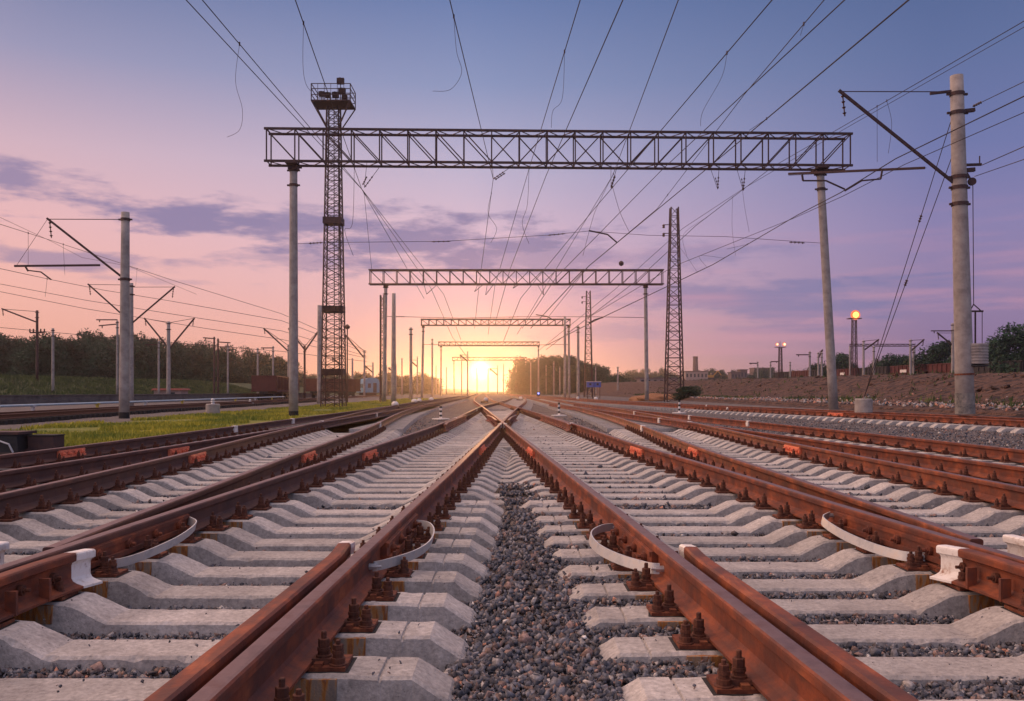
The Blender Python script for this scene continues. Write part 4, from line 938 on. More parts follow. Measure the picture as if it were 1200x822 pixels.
# the big right-hand mast with anchor, bracket and counterweights
BY = 30.0; bm_ = mast(1121, 89, BY, 'thick leaning concrete mast with counterweights at the right', [('c', 983, 106, 217)], r=(.30, .205), base=.45, pbase=1131, collars=(.62, 1.25, 3.4, 3.75, 4.3))
xb = bm_.location.x; q = lambda px, py, Y=BY: pt(px, py, Y) - Vector((xb, BY, 0))
for e in ((1125, 106, 1090, 110, .08), (1118, 132, 1142, 129, .12), (1118, 194, 1150, 193, .08), (1118, 201, 1142, 199, .13), (1148, 183, 1148, 194, .03)):
    mb = MB(); mb.bar(q(*e[:2]), q(*e[2:4]), e[4]); mb.obj('steel_band', M['iron'], bm_)
mb = MB(); c = q(1139, 213); mb.tube([c - Vector((0, .05, 0)), c + Vector((0, .05, 0))], .13, 14); mb.bar(q(1133, 203), c, .05); mb.obj('pulley', M['iron'], bm_)
mb = MB(); mb.tube([q(1140, 215), q(1141, 357)], .014, 5); mb.tube([q(1141, 357), q(1137, 364)], .02, 5); mb.tube([q(1141, 357), q(1149, 364)], .02, 5); mb.bar(q(1135, 365), q(1152, 365), .06); mb.tube([q(1137, 365), q(1138, 405)], .02, 5); mb.tube([q(1143, 365), q(1143, 405)], .03, 5); mb.tube([q(1151, 365), q(1151, 405)], .012, 5); mb.obj('weight_rod', M['iron'], bm_)
mb = MB(); cw = q(1143.5, 0)
for i in range(7):
    z = q(0, 427).z + i*.098; mb.lathe((cw.x, -.05, z), [(.34, 0), (.36, .012), (.36, .078), (.34, .09)], 20)
mb.obj('counterweight', M['pole'], bm_)
mb = MB(); z = q(0, 427.5).z - .08; mb.lathe((cw.x, -.05, z), [(.2, 0), (.37, .02), (.37, .06), (.2, .08)], 16); mb.obj('weight_tray', M['black'], bm_)
mb = MB(); mb.tube([(q(1131, 0).x, 0, .42), (q(1130.4, 0).x, 0, 1.12)], [.315, .305], 20); mb.obj('painted_band', mat('peeling_dark_band', [(.05, .05, .055), (.20, .19, .18), (.32, .28, .25)], 5, .9, coord='World'), bm_)
mb = MB(); mb.tube([(q(1130.3, 0).x, 0, 1.72), (q(1130.2, 0).x, 0, 1.78)], .31, 20); mb.obj('steel_hoop', M['plate'], bm_)
# level arm across the portal post
la = MB(); la.bar(pt(924, 204, 33), pt(1084, 197, BY), .075); la.bar(pt(940, 205, 33), pt(941, 212, 33), .06); la.bar(pt(941, 212, 33), pt(968, 212, 33), .05); la.bar(pt(968, 212, 33), pt(990, 222, 33), .05)
la.bar(pt(1034, 199, BY), pt(1032, 210, BY), .05); la.bar(pt(1032, 210, BY), pt(1010, 212, BY), .045); la.bar(pt(1010, 212, BY), pt(990, 224, BY), .05)
o = la.obj('registration_arm', M['iron']); tag(o, 'long level steel arm with two bent steady arms right of the nearest portal', 'steel arm')
# guy wires to the concrete anchor
ax_, ay_ = pt(1012, 0, 35).x, 35.0
t = thing('guy_anchor', 'squat concrete cylinder anchoring two guy wires at the right slope foot', 'anchor', (ax_, ay_, 0)); mb = MB(); mb.lathe((0, 0, .35), [(.33, 0), (.33, .50), (.30, .54)], 20); mb.obj('concrete_block', M['pole'], t)
for k, (x1, y1) in enumerate(((1117, 134), (1120, 172))):
    g = MB(); a = pt(x1, y1, BY); b = Vector((ax_, ay_, .88)); g.tube([a, b], .014, 5); w0 = thing('guy_wire', ('upper' if k == 0 else 'lower') + ' guy wire running from the thick right mast down to its anchor', 'wire', (0, 0, 0)); g.obj('strand', M['wire'], w0)
    g = MB(); insul(g, a.lerp(b, .32 + .17*k), a.lerp(b, .345 + .17*k), .06, 3); g.obj('insulator', M['insul'], w0)

# masts and portals on the plateau right
mast(949, 412, 150, 'thin mast with level arm left of the leaning portal post', [('h', 933, 416, 416)], r=(.2, .15)); mast(959, 413, 165, 'thin mast left of the leaning portal post, second one', [('c', 964, 410, 420)], r=(.2, .15)); mast(963, 413, 160, 'thin mast touching the leaning portal post', (), r=(.2, .15))
mast(1012, 399, 150, 'thin mast right of the lit floodlight mast', [('c', 1030, 398, 411)], r=(.2, .16)); mast(1024, 406, 155, 'thin mast above the left end of the goods train', (), r=(.2, .16))
mast(1067, 398, 140, 'thin mast right of the guy wires', [('c', 1083, 398, 412)], r=(.2, .16)); mast(1070.5, 407, 150, 'thin mast hugging the one right of the guy wires', (), r=(.2, .15))
mast(1116.5, 379, 112, 'slim mast with level arm and brace left of the thick right mast', [('h', 1091, 388, 388), ('c', 1098, 390, 405)], r=(.2, .16)); mast(888, 424, 230, 'faraway mast at the left end of the plateau', [('h', 878, 426, 426)], r=(.2, .16)); mast(926, 424, 210, 'faraway mast right of the small floodlight tower', (), r=(.2, .16)); mast(903, 424, 220, 'faraway mast left of the small floodlight tower', [('h', 912, 424, 424)], r=(.2, .16))
t = thing('line_portal', 'small faraway portal crossing the lit floodlight mast', 'gantry', (0, 0, 0), 'portals spanning all the tracks'); a = pt(996, 406, 175); b = pt(1072, 406, 175); truss('truss', a, b, .4, .4, 12, t, .12, .05)
for p_ in (a, b): column((p_.x, 175, 2.5), (p_.x, 175, p_.z), .18, .15, t, collars=())
# lit lamp masts
def lamp_mast(px, ptop, Y, heads, label, power, wb, col):
    x = pt(px, 0, Y).x; z0 = ground_h(x, Y); zt = pt(px, ptop, Y).z
    t = lattice('lit_lamp_mast', label, 'light mast', x, Y, z0, zt - .5, wb, wb*.7, 12, .05, m='iron')
    mb = MB(); mb.box((0, 0, zt-.4), (2.2, 1.6, .12)); mb.bar((0, .3, zt-.4), (0, .3, zt+.9), .08); mb.obj('platform', M['iron'], t)
    em = bpy.data.materials.new('lamp_glow'); em.use_nodes = True; bs = em.node_tree.nodes['Principled BSDF']; bs.inputs['Base Color'].default_value = (.02, .02, .02, 1); bs.inputs['Emission Color'].default_value = (*col, 1); bs.inputs['Emission Strength'].default_value = power
    ef = bpy.data.materials.new('halo_glow'); ef.use_nodes = True; bs = ef.node_tree.nodes['Principled BSDF']; bs.inputs['Base Color'].default_value = (.3, .05, .02, 1); bs.inputs['Emission Color'].default_value = (1, .24, .10, 1); bs.inputs['Emission Strength'].default_value = .9
    for dx, dz_, r_ in heads:
        mb = MB(); mb.lathe((dx, -.8, zt + dz_ - r_), [(r_*.2, 0), (r_*.75, r_*.35), (r_, r_), (r_*.75, r_*1.65), (r_*.2, r_*2)], 12); mb.obj('lamp', em, t)
        mb = MB(); mb.box((dx, -.15, zt+dz_), (r_*1.2, .4, r_*1.2)); mb.obj('lamp_housing', M['iron'], t)
        mb = MB(); mb.tube([(dx, -.35, zt+dz_), (dx, -.55, zt+dz_)], [r_*.8, r_*1.6], 20); mb.obj('halo_disc', ef, t)  # glowing disc added behind the lamp to imitate its reddish halo
lamp_mast(1001, 371, 160, [(0, .2, .55)], 'lattice mast with a blazing orange lamp above the goods train', 3.2, .9, (1, .42, .09))
lamp_mast(914.5, 405, 200, [(-.9, .2, .22), (.7, .2, .27)], 'lower lattice mast with two small lit lamps', 2.4, .8, (1, .62, .35))

# ------------------------------------------------------------------ wires
def catmull(P, n=10):
    Q = []
    for i in range(len(P)-1):
        p0, p1, p2, p3 = P[max(i-1, 0)], P[i], P[i+1], P[min(i+2, len(P)-1)]
        for s in range(n):
            t = s/n; Q.append(.5*((2*p1) + (-p0+p2)*t + (2*p0-5*p1+4*p2-p3)*t*t + (-p0+3*p1-3*p2+p3)*t**3))
    return Q + [P[-1]]
def wire(pts, label, r=.012, back=True, sag=.0, drops=(), ins=(), fwd=None):
    P = [pt(*p) for p in pts]
    if back: P.insert(0, P[0] + (P[0]-P[1]).normalized()*(P[0].y + 14)/max(.2, abs((P[0]-P[1]).normalized().y)))
    if fwd: P.append(pt(*fwd))
    Q = []
    for a, b in zip(P[:-1], P[1:]):
        L_ = (b-a).length
        for s in range(60): t_ = s/60; Q.append(a.lerp(b, t_) - Vector((0, 0, 4*t_*(1-t_)*sag*min(1, L_/40))))
    Q.append(P[-1]); rr = [max(r, r*q_.y/42) for q_ in Q]
    t = thing('overhead_wire', label, 'wire', (0, 0, 0), 'overhead line wires'); mb = MB(); mb.tube(Q, rr, 5); mb.obj('strand', M['wire'], t)
    for d in drops:
        best = min(((pt_ - Vector((0, 0, CAMZ))) for pt_ in Q if pt_.y > 3), key=lambda v_: (CX + F*v_.x/v_.y - d[0][0])**2 + (HY - F*v_.z/v_.y - d[0][1])**2); pp = [pt(e[0], e[1], best.y) for e in d]; pp[0] = best + Vector((0, 0, CAMZ)); mb = MB(); mb.tube(catmull(pp, 6), .005 if pp[0].y < 30 else .008, 4); mb.obj('dropper', M['wire'], t)
        mb = MB(); c = pp[0]; mb.tube([c + Vector((0, 0, .05)), c - Vector((0, 0, .04))], .02, 6); mb.obj('clamp', M['iron'], t)
    for a, b in ins:
        mb = MB(); insul(mb, pt(*a), pt(*b), .052 if a[2] < 60 else .09, 4); mb.obj('insulator', M['insul'], t)
    return t
G1, G2, G3, G4 = 39.4, 90, 142, 206
wire([(218, 0, 20), (424, 222, G1), (505, 338, G2), (530, 395, G3)], 'outermost left overhead wire entering at the top, left of a close pair', ins=[((425, 217, G1), (430, 207, G1))], fwd=(552, 425, G4))
wire([(237, 0, 20), (425, 223, G1), (520, 345, G2)], 'second left overhead wire, right of a close pair', drops=[[(284, 53, 24), (276, 95, 24), (284, 128, 24), (281, 152, 24), (266, 161, 24)]], fwd=(540, 398, G3))
wire([(346, 0, 20), (424, 222, G1), (497, 350, G2)], 'overhead wire entering above the lattice mast', drops=[[(358, 28, 22), (355, 75, 22), (358, 97, 22), (364, 107, 22)], [(426, 226, G1), (432, 280, G1+3), (436, 320, G1+3)], [(404, 200, G1), (413, 262, G1), (404, 270, G1), (414, 300, G1)]])
wire([(527, 0, 20), (578, 210, G1), (562, 330, G2), (556, 385, G3)], 'overhead wire left of the photo middle with a curled loose dropper', drops=[[(529, 22, 22), (535, 60, 22), (541, 85, 22), (528, 105, 22), (507, 107, 22)], [(580, 228, G1), (572, 250, G1), (582, 268, G1), (575, 285, G1)]], ins=[((580, 211, G1), (592, 203, G1))])
wire([(680, 0, 20), (620, 198, G1), (580, 335, G2), (572, 392, G3)], 'overhead wire left of the two at the photo middle', drops=[[(661, 62, 24), (659, 115, 24), (648, 130, 24), (646, 150, 24)], [(621, 198, G1), (618, 240, G1), (612, 262, G1), (620, 286, G1)]])
wire([(730, 0, 20), (640, 206, G1), (598, 315, G2), (580, 380, G3)], 'overhead wire right of the two at the photo middle', r=.014)
wire([(795, 0, 20), (718, 206, G1), (640, 335, G2), (606, 392, G3)], 'overhead wire a third of the way in from the right, leftmost of four', ins=[((716, 221, G1), (721, 206, G1))], drops=[[(719, 205, G1), (700, 242, G1), (693, 262, G1), (683, 300, G1)]])
wire([(905, 0, 20), (699, 242, G1), (610, 350, G2), (590, 400, G3)], 'overhead wire crossing the girder right of its middle', r=.014, drops=[[(851, 66, 24), (846, 90, 24), (824, 130, 24), (821, 148, 24)], [(717, 218, G1), (727, 250, G1), (738, 273, G1)]])
wire([(966, 0, 20), (873, 110, 28), (770, 245, 46), (690, 312, G2)], 'thin overhead wire crossing the next one to its right', drops=[[(943, 28, 22), (938, 42, 22)], [(775, 222, G1), (774, 240, G1)]], fwd=(640, 375, G3))
wire([(990, 0, 20), (775, 200, G1), (652, 325, G2), (612, 385, G3)], 'thick overhead wire left of the heaviest one', r=.015)
wire([(1065, 0, 20), (838, 190, G1), (690, 312, 80), (622, 385, G3)], 'heaviest overhead wire crossing the girder at its right third', r=.020, drops=[[(873, 111, 34), (878, 153, 34)]])
wire([(1200, 25, 26), (990, 147, G1), (905, 196, 50), (815, 265, 70), (745, 330, G2), (640, 410, G3)], 'upper twin wire entering at the right edge under the top corner', r=.013, drops=[[(802, 222, 60), (801, 275, 60), (805, 300, 60)], [(1030, 128, 36), (1028, 190, 36)], [(1040, 122, 36), (1045, 145, 36), (1041, 180, 36)], [(849, 218, 55), (858, 268, 55), (862, 300, 55)]], ins=[((838, 208, 55), (842, 221, 55))])
wire([(1200, 32, 26), (992, 150, G1), (870, 222, 52), (800, 268, 70), (720, 340, G2), (630, 412, G3)], 'lower twin wire entering at the right edge under the top corner', r=.010, ins=[((869, 209, 52), (871, 223, 52))], drops=[[(870, 222, 52), (873, 245, 52), (878, 272, 52)]])
wire([(1200, 113, 24), (1050, 186, 30), (985, 226, 33), (935, 252, G1), (836, 310, 62), (700, 375, G2+20), (640, 405, G3)], 'contact wire sweeping in from the right edge over the far slope', r=.018, drops=[[(792, 262, 60), (796, 290, 62), (798, 310, 62)], [(822, 258, 60), (820, 300, 62), (828, 313, 62)], [(850, 243, 58), (852, 292, 60)]])
wire([(1200, 132, 24), (1060, 193, 30), (988, 230, 33), (930, 256, G1), (790, 312, 70), (690, 372, G2+20)], 'contact wire just below its twin sweeping in from the right edge', r=.012)
wire([(1200, 96, 24), (1142, 124, BY)], 'short wire from the right edge to the top band of the thick mast', back=True, ins=[((1150, 120, BY), (1140, 125, BY))])
wire([(1200, 172, 24), (1150, 194, BY)], 'upper of the two lower wires ending at the thick right mast', r=.014); wire([(1200, 187, 24), (1142, 207, BY)], 'lower of the two lower wires ending at the thick right mast', r=.012)
wire([(0, 263, 34), (38, 275, 40), (100, 295, 52), (200, 328, 80), (330, 368, 150), (430, 412, 330)], 'upper catenary wire entering at the left edge', drops=[[(33, 274, 39), (33, 311, 39)], [(74, 288, 46), (76, 322, 46)], [(160, 316, 66), (159, 335, 66)]])
wire([(0, 315, 34), (60, 328, 44), (120, 340, 62), (200, 353, 90), (330, 376, 150), (430, 414, 330)], 'lower contact wire entering at the left edge', drops=[[(55, 328, 44), (53, 348, 44)]])
wire([(0, 333, 50), (100, 352, 80), (200, 368, 110), (330, 388, 160), (430, 418, 330)], 'thin wire low above the left wood, upper one', back=False); wire([(0, 342, 50), (100, 362, 80), (240, 385, 120), (330, 398, 160), (430, 420, 330)], 'thin wire low above the left wood, middle one', back=False); wire([(0, 384, 80), (120, 395, 110), (330, 412, 170), (430, 424, 330)], 'thin wire low above the left wood, lowest one', back=False)
wire([(0, 255, 34), (60, 283, 42), (96, 302, 52), (150, 312, 66), (230, 345, 101)], 'thin slack wire beside the thick left mast bracket', r=.008)
wire([(1086, 197, BY), (924, 206, 33)], 'thin tie wire under the long level arm', r=.006, back=False)
# cross spans
wire([(348, 286, G1), (380, 284.5, G1), (520, 283, G1), (640, 276, G1), (690, 271, G1), (760, 276, G1), (850, 277.5, G1), (930, 283, G1), (961, 285, 40.2)], 'cross-span wire between the nearest portal posts', r=.010, back=False, ins=[((362, 285.5, G1), (378, 284.5, G1)), ((506, 283.5, G1), (528, 283, G1)), ((925, 284, G1), (943, 285, G1)), ((642, 276, G1), (662, 274, G1))])
wire([(452, 371, G2), (540, 373, G2), (610, 371.5, G2), (660, 371.5, G2), (700, 371.5, G2), (756, 372.5, G2)], 'cross-span wire between the second portal posts', r=.012, back=False, ins=[((464, 371.3, G2), (474, 371.4, G2)), ((596, 372, G2), (608, 371.5, G2))])
wire([(496, 404, G3), (580, 405, G3), (666, 404, G3)], 'cross-span wire between the third portal posts', r=.012, back=False)
for i, (a, b, c) in enumerate((((690, 270.5), (712, 275), (723, 284.5)), ((628, 369), (641, 371), (650, 376)), ((707, 372), (697, 375), (690, 379)))):
    mb = MB(); Y = G1 if i == 0 else G2; mb.tube([pt(*a, Y), pt(*b, Y), pt(*c, Y)], .035*(1 + i*.5), 6); tag(mb.obj('steady_arm', M['iron']), ['bent steady arm on the nearest cross-span wire', 'bent steady arm on the second cross-span, left one', 'bent steady arm on the second cross-span, right one'][i], 'steel arm')
# insulator hangers under the girders: V strings
for i, (xa, ya, xb_, yb_, xc, yc, Y) in enumerate([(447, 193, 427, 220, 430, 190, G1), (603, 193, 578, 210, 577, 192, G1), (724, 193, 716, 220, 716, 192, G1), (843, 192, 841, 222, 831, 193, G1), (874, 192, 871, 224, 862, 193, G1),
                                                     (512, 334, 500, 345, 497, 334, G2), (566, 334, 556, 342, 560, 334, G2), (578, 334, 569, 346, 571, 334, G2), (636, 334, 637, 346, 630, 334, G2), (608, 334, 601, 338, 604, 334, G2)]):
    t = thing('insulator_hanger', ('V-shaped insulator hanger under the nearest girder, ' if Y == G1 else 'small V-shaped hanger under the second girder, ') + ORD[i if i < 5 else i-5] + ' from the left', 'insulator', (0, 0, 0), 'hangers under the girders')
    mb = MB(); k = Y/40; mid_ = pt(xb_, yb_, Y); a_ = pt(xa, ya, Y); c_ = pt(xc, yc, Y); j_ = a_.lerp(mid_, .5); mb.tube([a_, j_], .012*k, 4); mb.tube([c_, mid_], .010*k, 4); mb.obj('strand', M['wire'], t); mb = MB(); insul(mb, j_, mid_, .05*k**.5, 4); mb.obj('insulator', M['insul'], t)
mb = MB(); c = pt(728, 309, 70); mb.lathe(c - Vector((0, 0, .2)), [(.05, 0), (.17, .08), (.2, .2), (.17, .32), (.05, .4)], 12); tag(mb.obj('wire_ball', M['iron']), 'dark ball hanging on a wire above the second girder', 'wire ball')

# ------------------------------------------------------------------ goods wagons and coach
MW = {'red': mat('wagon_dark_red', [(.055, .016, .015), (.11, .028, .024), (.08, .03, .024)], 1.5, .7, coord='World'), 'blk': mat('wagon_black', [(.015, .015, .018), (.04, .035, .035)], 2, .7, coord='World'), 'blue': mat('coach_blue', [(.06, .22, .36), (.10, .30, .46)], .6, .5, coord='World'), 'glass': mat('dark_glass', [(.02, .03, .04), (.04, .05, .06)], 2, .15, bump=0)}
def wagon(x, y, z, ang, mk, label, L_=13.2, group=None, mark=False):
    t = thing('goods_wagon', label, 'wagon', (x, y, z), group, rz=ang)
    mb = MB(); mb.box((0, 0, 2.25), (3.0, L_, 1.95)); 
    # open top: rim
    for s in (-1, 1): mb.box((s*1.5, 0, 3.24), (.16, L_+.1, .14)); mb.box((0, s*L_/2, 3.24), (3.0, .16, .14))
    mb.obj('body', MW[mk], t)
    mb = MB()
    for s in (-1, 1):
        for i in range(9): mb.box((s*1.56, -L_/2 + .3 + i*(L_-.6)/8, 2.25), (.14, .16, 1.9))
        mb.box((s*1.56, 0, 1.3), (.16, L_, .22))
    mb.obj('side_rib', MW[mk], t)
    mb = MB(); mb.box((0, 0, 1.1), (1.0, L_ + .4, .3)); 
    for s in (-1, 1): mb.box((0, s*(L_/2 + .35), 1.05), (.3, .7, .25))
    mb.obj('underframe', MW['blk'], t)
    for s in (-1, 1):
        mb = MB(); mb.box((0, s*L_*.33, .75), (2.0, 2.2, .35))
        for w in (-.92, .92):
            for q_ in (-.8, .8): mb.tube([(q_*1.0 - .06, s*L_*.33 + w, .48), (q_ + .06, s*L_*.33 + w, .48)], .475, 14)
        mb.obj('bogie', MW['blk'], t)
    if mark:
        mb = MB(); mb.box((-1.645, 1.0, 2.3), (.012, 2.6, .5)); mb.obj('pale_marking', M['white'], t)
    return t
cl = ['red', 'red', 'blk', 'red', 'red', 'blk', 'red', 'blk', 'red', 'blk']
for i in range(10):
    y = 98 + i*14.4; x = 70.0; kind = {'red': 'dark red', 'blk': 'black'}[cl[i]]
    wagon(x, y, ground_h(x, y) - .55, 0, cl[i], f'{kind} open goods wagon on the right plateau, {ORD[i]} back from the right', mark=(i in (1, 4, 6)), group='goods train on the right plateau')
wagon(-32.8, 122, -.15, math.radians(7), 'red', 'dark red goods wagon on the left, left one of two', L_=12.5, group='goods wagons beyond the left tracks'); wagon(-34.6, 136, -.15, math.radians(7), 'red', 'dark red goods wagon on the left, right one of two', L_=12.5, group='goods wagons beyond the left tracks')
wagon(-30.0, 151, -.15, math.radians(-20), 'red', 'dark red goods wagon half hidden by the black lattice mast', L_=12.5, group='goods wagons beyond the left tracks')
t = thing('passenger_coach', 'pale blue passenger coach behind the thin lamp pole', 'coach', (pt(424, 0, 185).x, 192, -.1), rz=math.radians(14)); Lc = 22
mb = MB(); prof = [(-1.5, .9), (-1.52, 2.9), (-1.35, 3.5), (-.8, 3.85), (0, 3.95), (.8, 3.85), (1.35, 3.5), (1.52, 2.9), (1.5, .9)]
vs = [(x, y, z) for y in (-Lc/2, Lc/2) for x, z in prof]; n = len(prof); mb.add(vs, [(i, i+1, n+i+1, n+i) for i in range(n-1)] + [(n-1, 0, n, 2*n-1), tuple(range(n-1, -1, -1)), tuple(range(n, 2*n))]); mb.obj('body', MW['blue'], t)
for s in (-1, 1):
    for i in range(10): mb = MB(); mb.box((s*1.52, -Lc/2 + 2 + i*2, 2.3), (.05, 1.1, .8)); mb.obj('window', MW['glass'], t)
mb = MB(); mb.box((-.5, -Lc/2-.01, 2.3), (.6, .05, .9)); mb.box((.6, -Lc/2-.01, 1.9), (.7, .05, 1.9)); mb.obj('end_door', MW['glass'], t)
for s in (-1, 1): mb = MB(); mb.box((0, s*7.5, .6), (2.2, 3, .6)); mb.obj('bogie', MW['blk'], t)

# ------------------------------------------------------------------ left side: far track, pipe, huts, boxes
for k, (off, lab) in enumerate(((0, 'near rail of the dark track beyond the bright grass'), (-1.6, 'far rail of the dark track beyond the bright grass'))):
    mb = MB(); P = [(-18.2, 20), (-18.5, 32), (-19.7, 46), (-21, 75), (-22.5, 120), (-26, 200)]; ys = nonuni(20, 200, lambda y: y*.06)
    sweep(mb, [(float(np.interp(y, [p[1] for p in P], [p[0] for p in P])) + off, y, .16) for y in ys]); tag(mb.obj('rail', [M['bolt'], M['head']]), lab, 'rail', 'rails beyond the bright grass')
mb = MB(); y = 24
while y < 110: mb.box((float(np.interp(y, [20, 32, 46, 75, 120], [-18.2, -18.5, -19.7, -21, -22.5])) - .8, y, .06), (2.7, .24, .18)); y += .6
tag(mb.obj('far_track_sleepers', M['rubber']), 'dark sleepers of the track beyond the bright grass', 'sleepers', kind='stuff')
mb = MB(); mp_ = mat('pale_blue_pipe', [(.30, .45, .55), (.45, .55, .60)], 2, .5, coord='World'); ys = nonuni(24, 95, lambda y: 3.); mb.tube([(-20.6 - (y-24)*.05, y, .55) for y in ys], .055, 8); t = mb.obj('pipeline', mp_); tag(t, 'thin pale blue pipe carried above the dark left track', 'pipe')
yel = mat('yellow_paint', [(.5, .38, .05), (.65, .5, .08)], 5, .6)
for i in range(10): mb = MB(); y = 26 + i*7; mb.box((-20.6 - (y-24)*.05, y, .24), (.12, .12, .62)); mb.box((-20.6 - (y-24)*.05, y, .50), (.22, .22, .06)); mb.obj('support', yel if i % 2 else M['galv'], t)
def cyl_marker(px, Y, label, r=.34, h=.56):
    x = pt(px, 0, Y).x; t = thing('concrete_drum', label, 'concrete drum', (x, Y, 0)); mb = MB(); mb.lathe((0, 0, -.05), [(r, 0), (r, h), (r*.9, h + .04)], 20); mb.obj('drum', M['pole'], t)
    mb = MB(); mb.lathe((0, 0, h - .01), [(.10, 0), (.07, .06), (.12, .1), (.06, .15), (.10, .2), (.04, .28)], 12); mb.obj('cap', M['galv'], t); return t
cyl_marker(249.5, 44, 'concrete drum with a small metal cap on the bright grass')
cyl_marker(293, 72, 'small distant drum with metal cap beside the dark left track', .3, .25)
# point machine and grey box near the left edge
t = thing('point_machine', 'black point machine with a pale stripe at the left edge', 'point machine', (-10.05, 17.4, 0)); mb = MB(); mb.box((0, 0, .18), (1.25, .6, .34), taper=.94); mb.obj('housing', M['black'], t); mb = MB(); mb.box((0, 0, .385), (1.3, .66, .05)); mb.obj('lid', M['iron'], t); mb = MB(); mb.tube([(-.5, -.33, .3), (.2, -.36, .28), (.48, -.36, .18), (.55, -.34, .02)], .018, 6); mb.obj('cable', M['galv'], t); mb = MB(); mb.box((.4, -.0, .04), (.9, .12, .06)); mb.obj('drive_rod', M['iron'], t)
t = thing('junction_box', 'dark grey metal box beside the point machine at the left edge', 'box', (-9.15, 17.6, 0)); mb = MB(); mb.box((0, 0, .15), (.50, .42, .32)); mb.obj('body', M['iron'], t); mb = MB(); mb.box((0, 0, .325), (.53, .45, .025)); mb.obj('lid', M['rubber'], t)
# rod covers with white ends between rails
def cover(x, y, L_, label, ang=0, h=.13):
    t = thing('rod_cover', label, 'rod cover', (x, y, .12), rz=ang); mb = MB(); mb.box((0, 0, .06), (L_, .16, h)); mb.obj('cover_box', M['black'], t)
    for s in (-1, 1): mb = MB(); mb.box((s*(L_/2 - .07), -.002, .062), (.16, .17, h + .012)); mb.obj('painted_end', M['white'], t)
    return t
cover((rx('J', 10.6) + rx('K', 12))/2 - .35, 11.0, .95, 'long black cover with white ends between the outer right rails'); cover(-6.0, 10.9, .95, 'long grey-black cover with white end between the outer left rails')
# striped fouling markers
def marker(px, pb, zb, label):
    Y = F*(CAMZ - zb)/(pb - HY); x = pt(px, 0, Y).x; t = thing('striped_post', label, 'striped post', (x, Y, zb), 'black and white striped posts'); h = 15*Y/F
    for i in range(6): mb = MB(); mb.tube([(0, 0, h*i/6), (0, 0, h*(i+1)/6)], .055, 12); mb.obj('band', M['white'] if i % 2 == 0 else M['black'], t)
    mb = MB(); mb.lathe((0, 0, -.02), [(.36, 0), (.36, .035), (.1, .05)], 18); mb.obj('foot', M['white'], t)
marker(516.5, 491, .06, 'striped post with white foot left of the crossing'); marker(655, 487, .06, 'striped post with white foot right of the crossing'); marker(796, 484, .06, 'striped post beside the fourth right rail')
# shunting signals
def dwarf(px, pb, label, col, Yh=.9):
    Y = F*1.15/(pb - HY); x = pt(px, 0, Y).x; t = thing('dwarf_signal', label, 'signal', (x, Y, 0.02)); mb = MB(); mb.bar((0, 0, 0), (0, 0, Yh*.6), .12); mb.obj('stand', M['iron'], t)
    mb = MB(); mb.box((0, 0, Yh*.85), (.45, .25, .6)); mb.obj('signal_head', M['black'], t)
    em = bpy.data.materials.new('signal_light'); em.use_nodes = True; b = em.node_tree.nodes['Principled BSDF']; b.inputs['Base Color'].default_value = (*col, 1); b.inputs['Emission Color'].default_value = (*col, 1); b.inputs['Emission Strength'].default_value = 6
    mb = MB(); mb.tube([(0, -.14, Yh*.9), (0, -.17, Yh*.9)], .12, 12); mb.obj('lamp', em, t)
dwarf(631, 468, 'dwarf signal shining blue left of the wooded rise', (.18, .25, 1))
for i, (px, pb, s) in enumerate([(484, 475, .5), (490, 474, .4), (504, 472, .5), (461, 480, .45), (568, 472, .4), (697, 471, .4), (676, 470, .35), (609, 470, .4)]):
    Y = F*1.1/(pb - HY); x = pt(px, 0, Y).x; t = thing('point_lever', 'small white switch lever, ' + ORD[i] + ' of those about the far switches', 'switch lever', (x, Y, .05)); mb = MB(); mb.box((0, 0, .1), (.7, .4, .2)); mb.obj('base', M['iron'], t); mb = MB(); mb.lathe((.1, 0, .2), [(.05, 0), (.22*s*2, .08), (.24*s*2, .2), (.1, .32)], 12); mb.obj('weight', M['white'], t)
# blue huts, machinery, buildings and chimney on the skyline
hb = mat('hut_blue', [(.03, .08, .40), (.05, .12, .50)], 1, .6, coord='World')
for px, lab in ((691.5, 'small blue cabin on legs, left of two'), (700, 'small blue cabin on legs, right of two')):
    Y = 128; p = pt(px, 453, Y); t = thing('blue_cabin', lab, 'cabin', (p.x, Y, 0)); mb = MB(); mb.box((0, 0, p.z + .25), (.95, .9, .75)); mb.obj('body', hb, t); mb = MB(); mb.box((0, 0, p.z + .66), (1.05, 1.0, .08)); mb.obj('roof', M['galv'], t)
    mb = MB(); mb.box((0, -.46, p.z + .3), (.3, .03, .3)); mb.obj('window', MW['glass'], t)
    for s in (-1, 1): mb = MB(); mb.bar((s*.35, 0, -.1), (s*.35, 0, p.z - .1), .1); mb.obj('leg', M['iron'], t)
bw = mat('pale_render_wall', [(.36, .26, .24), (.45, .32, .29)], .3, .9, coord='World'); br = mat('dull_roof', [(.14, .10, .10), (.20, .14, .13)], .4, .9, coord='World')
def shed(px0, px1, ptop, pbot, Y, label, cat='building', name='shed', m=None, rows=1, cols=6):
    a = pt(px0, ptop, Y); b = pt(px1, pbot, Y); t = thing(name, label, cat, ((a.x+b.x)/2, Y, 0)); w = b.x - a.x; mb = MB(); z0 = b.z - 2.5; mb.box((0, 0, (z0 + a.z)/2), (w, w*.5 + 4, a.z - z0)); mb.obj('wall', m or bw, t)
    mb = MB(); mb.box((0, 0, a.z + .15), (w + .8, w*.5 + 4.8, .35)); mb.obj('roof', br, t)
    for r_ in range(rows):
        for c_ in range(cols): mb = MB(); hh = (a.z - b.z)/rows; mb.box((-w/2 + w*(c_+.5)/cols, -(w*.25 + 2) - .02, b.z + hh*(r_ + .55)), (w/cols*.45, .1, hh*.4)); mb.obj('window', MW['glass'], t)
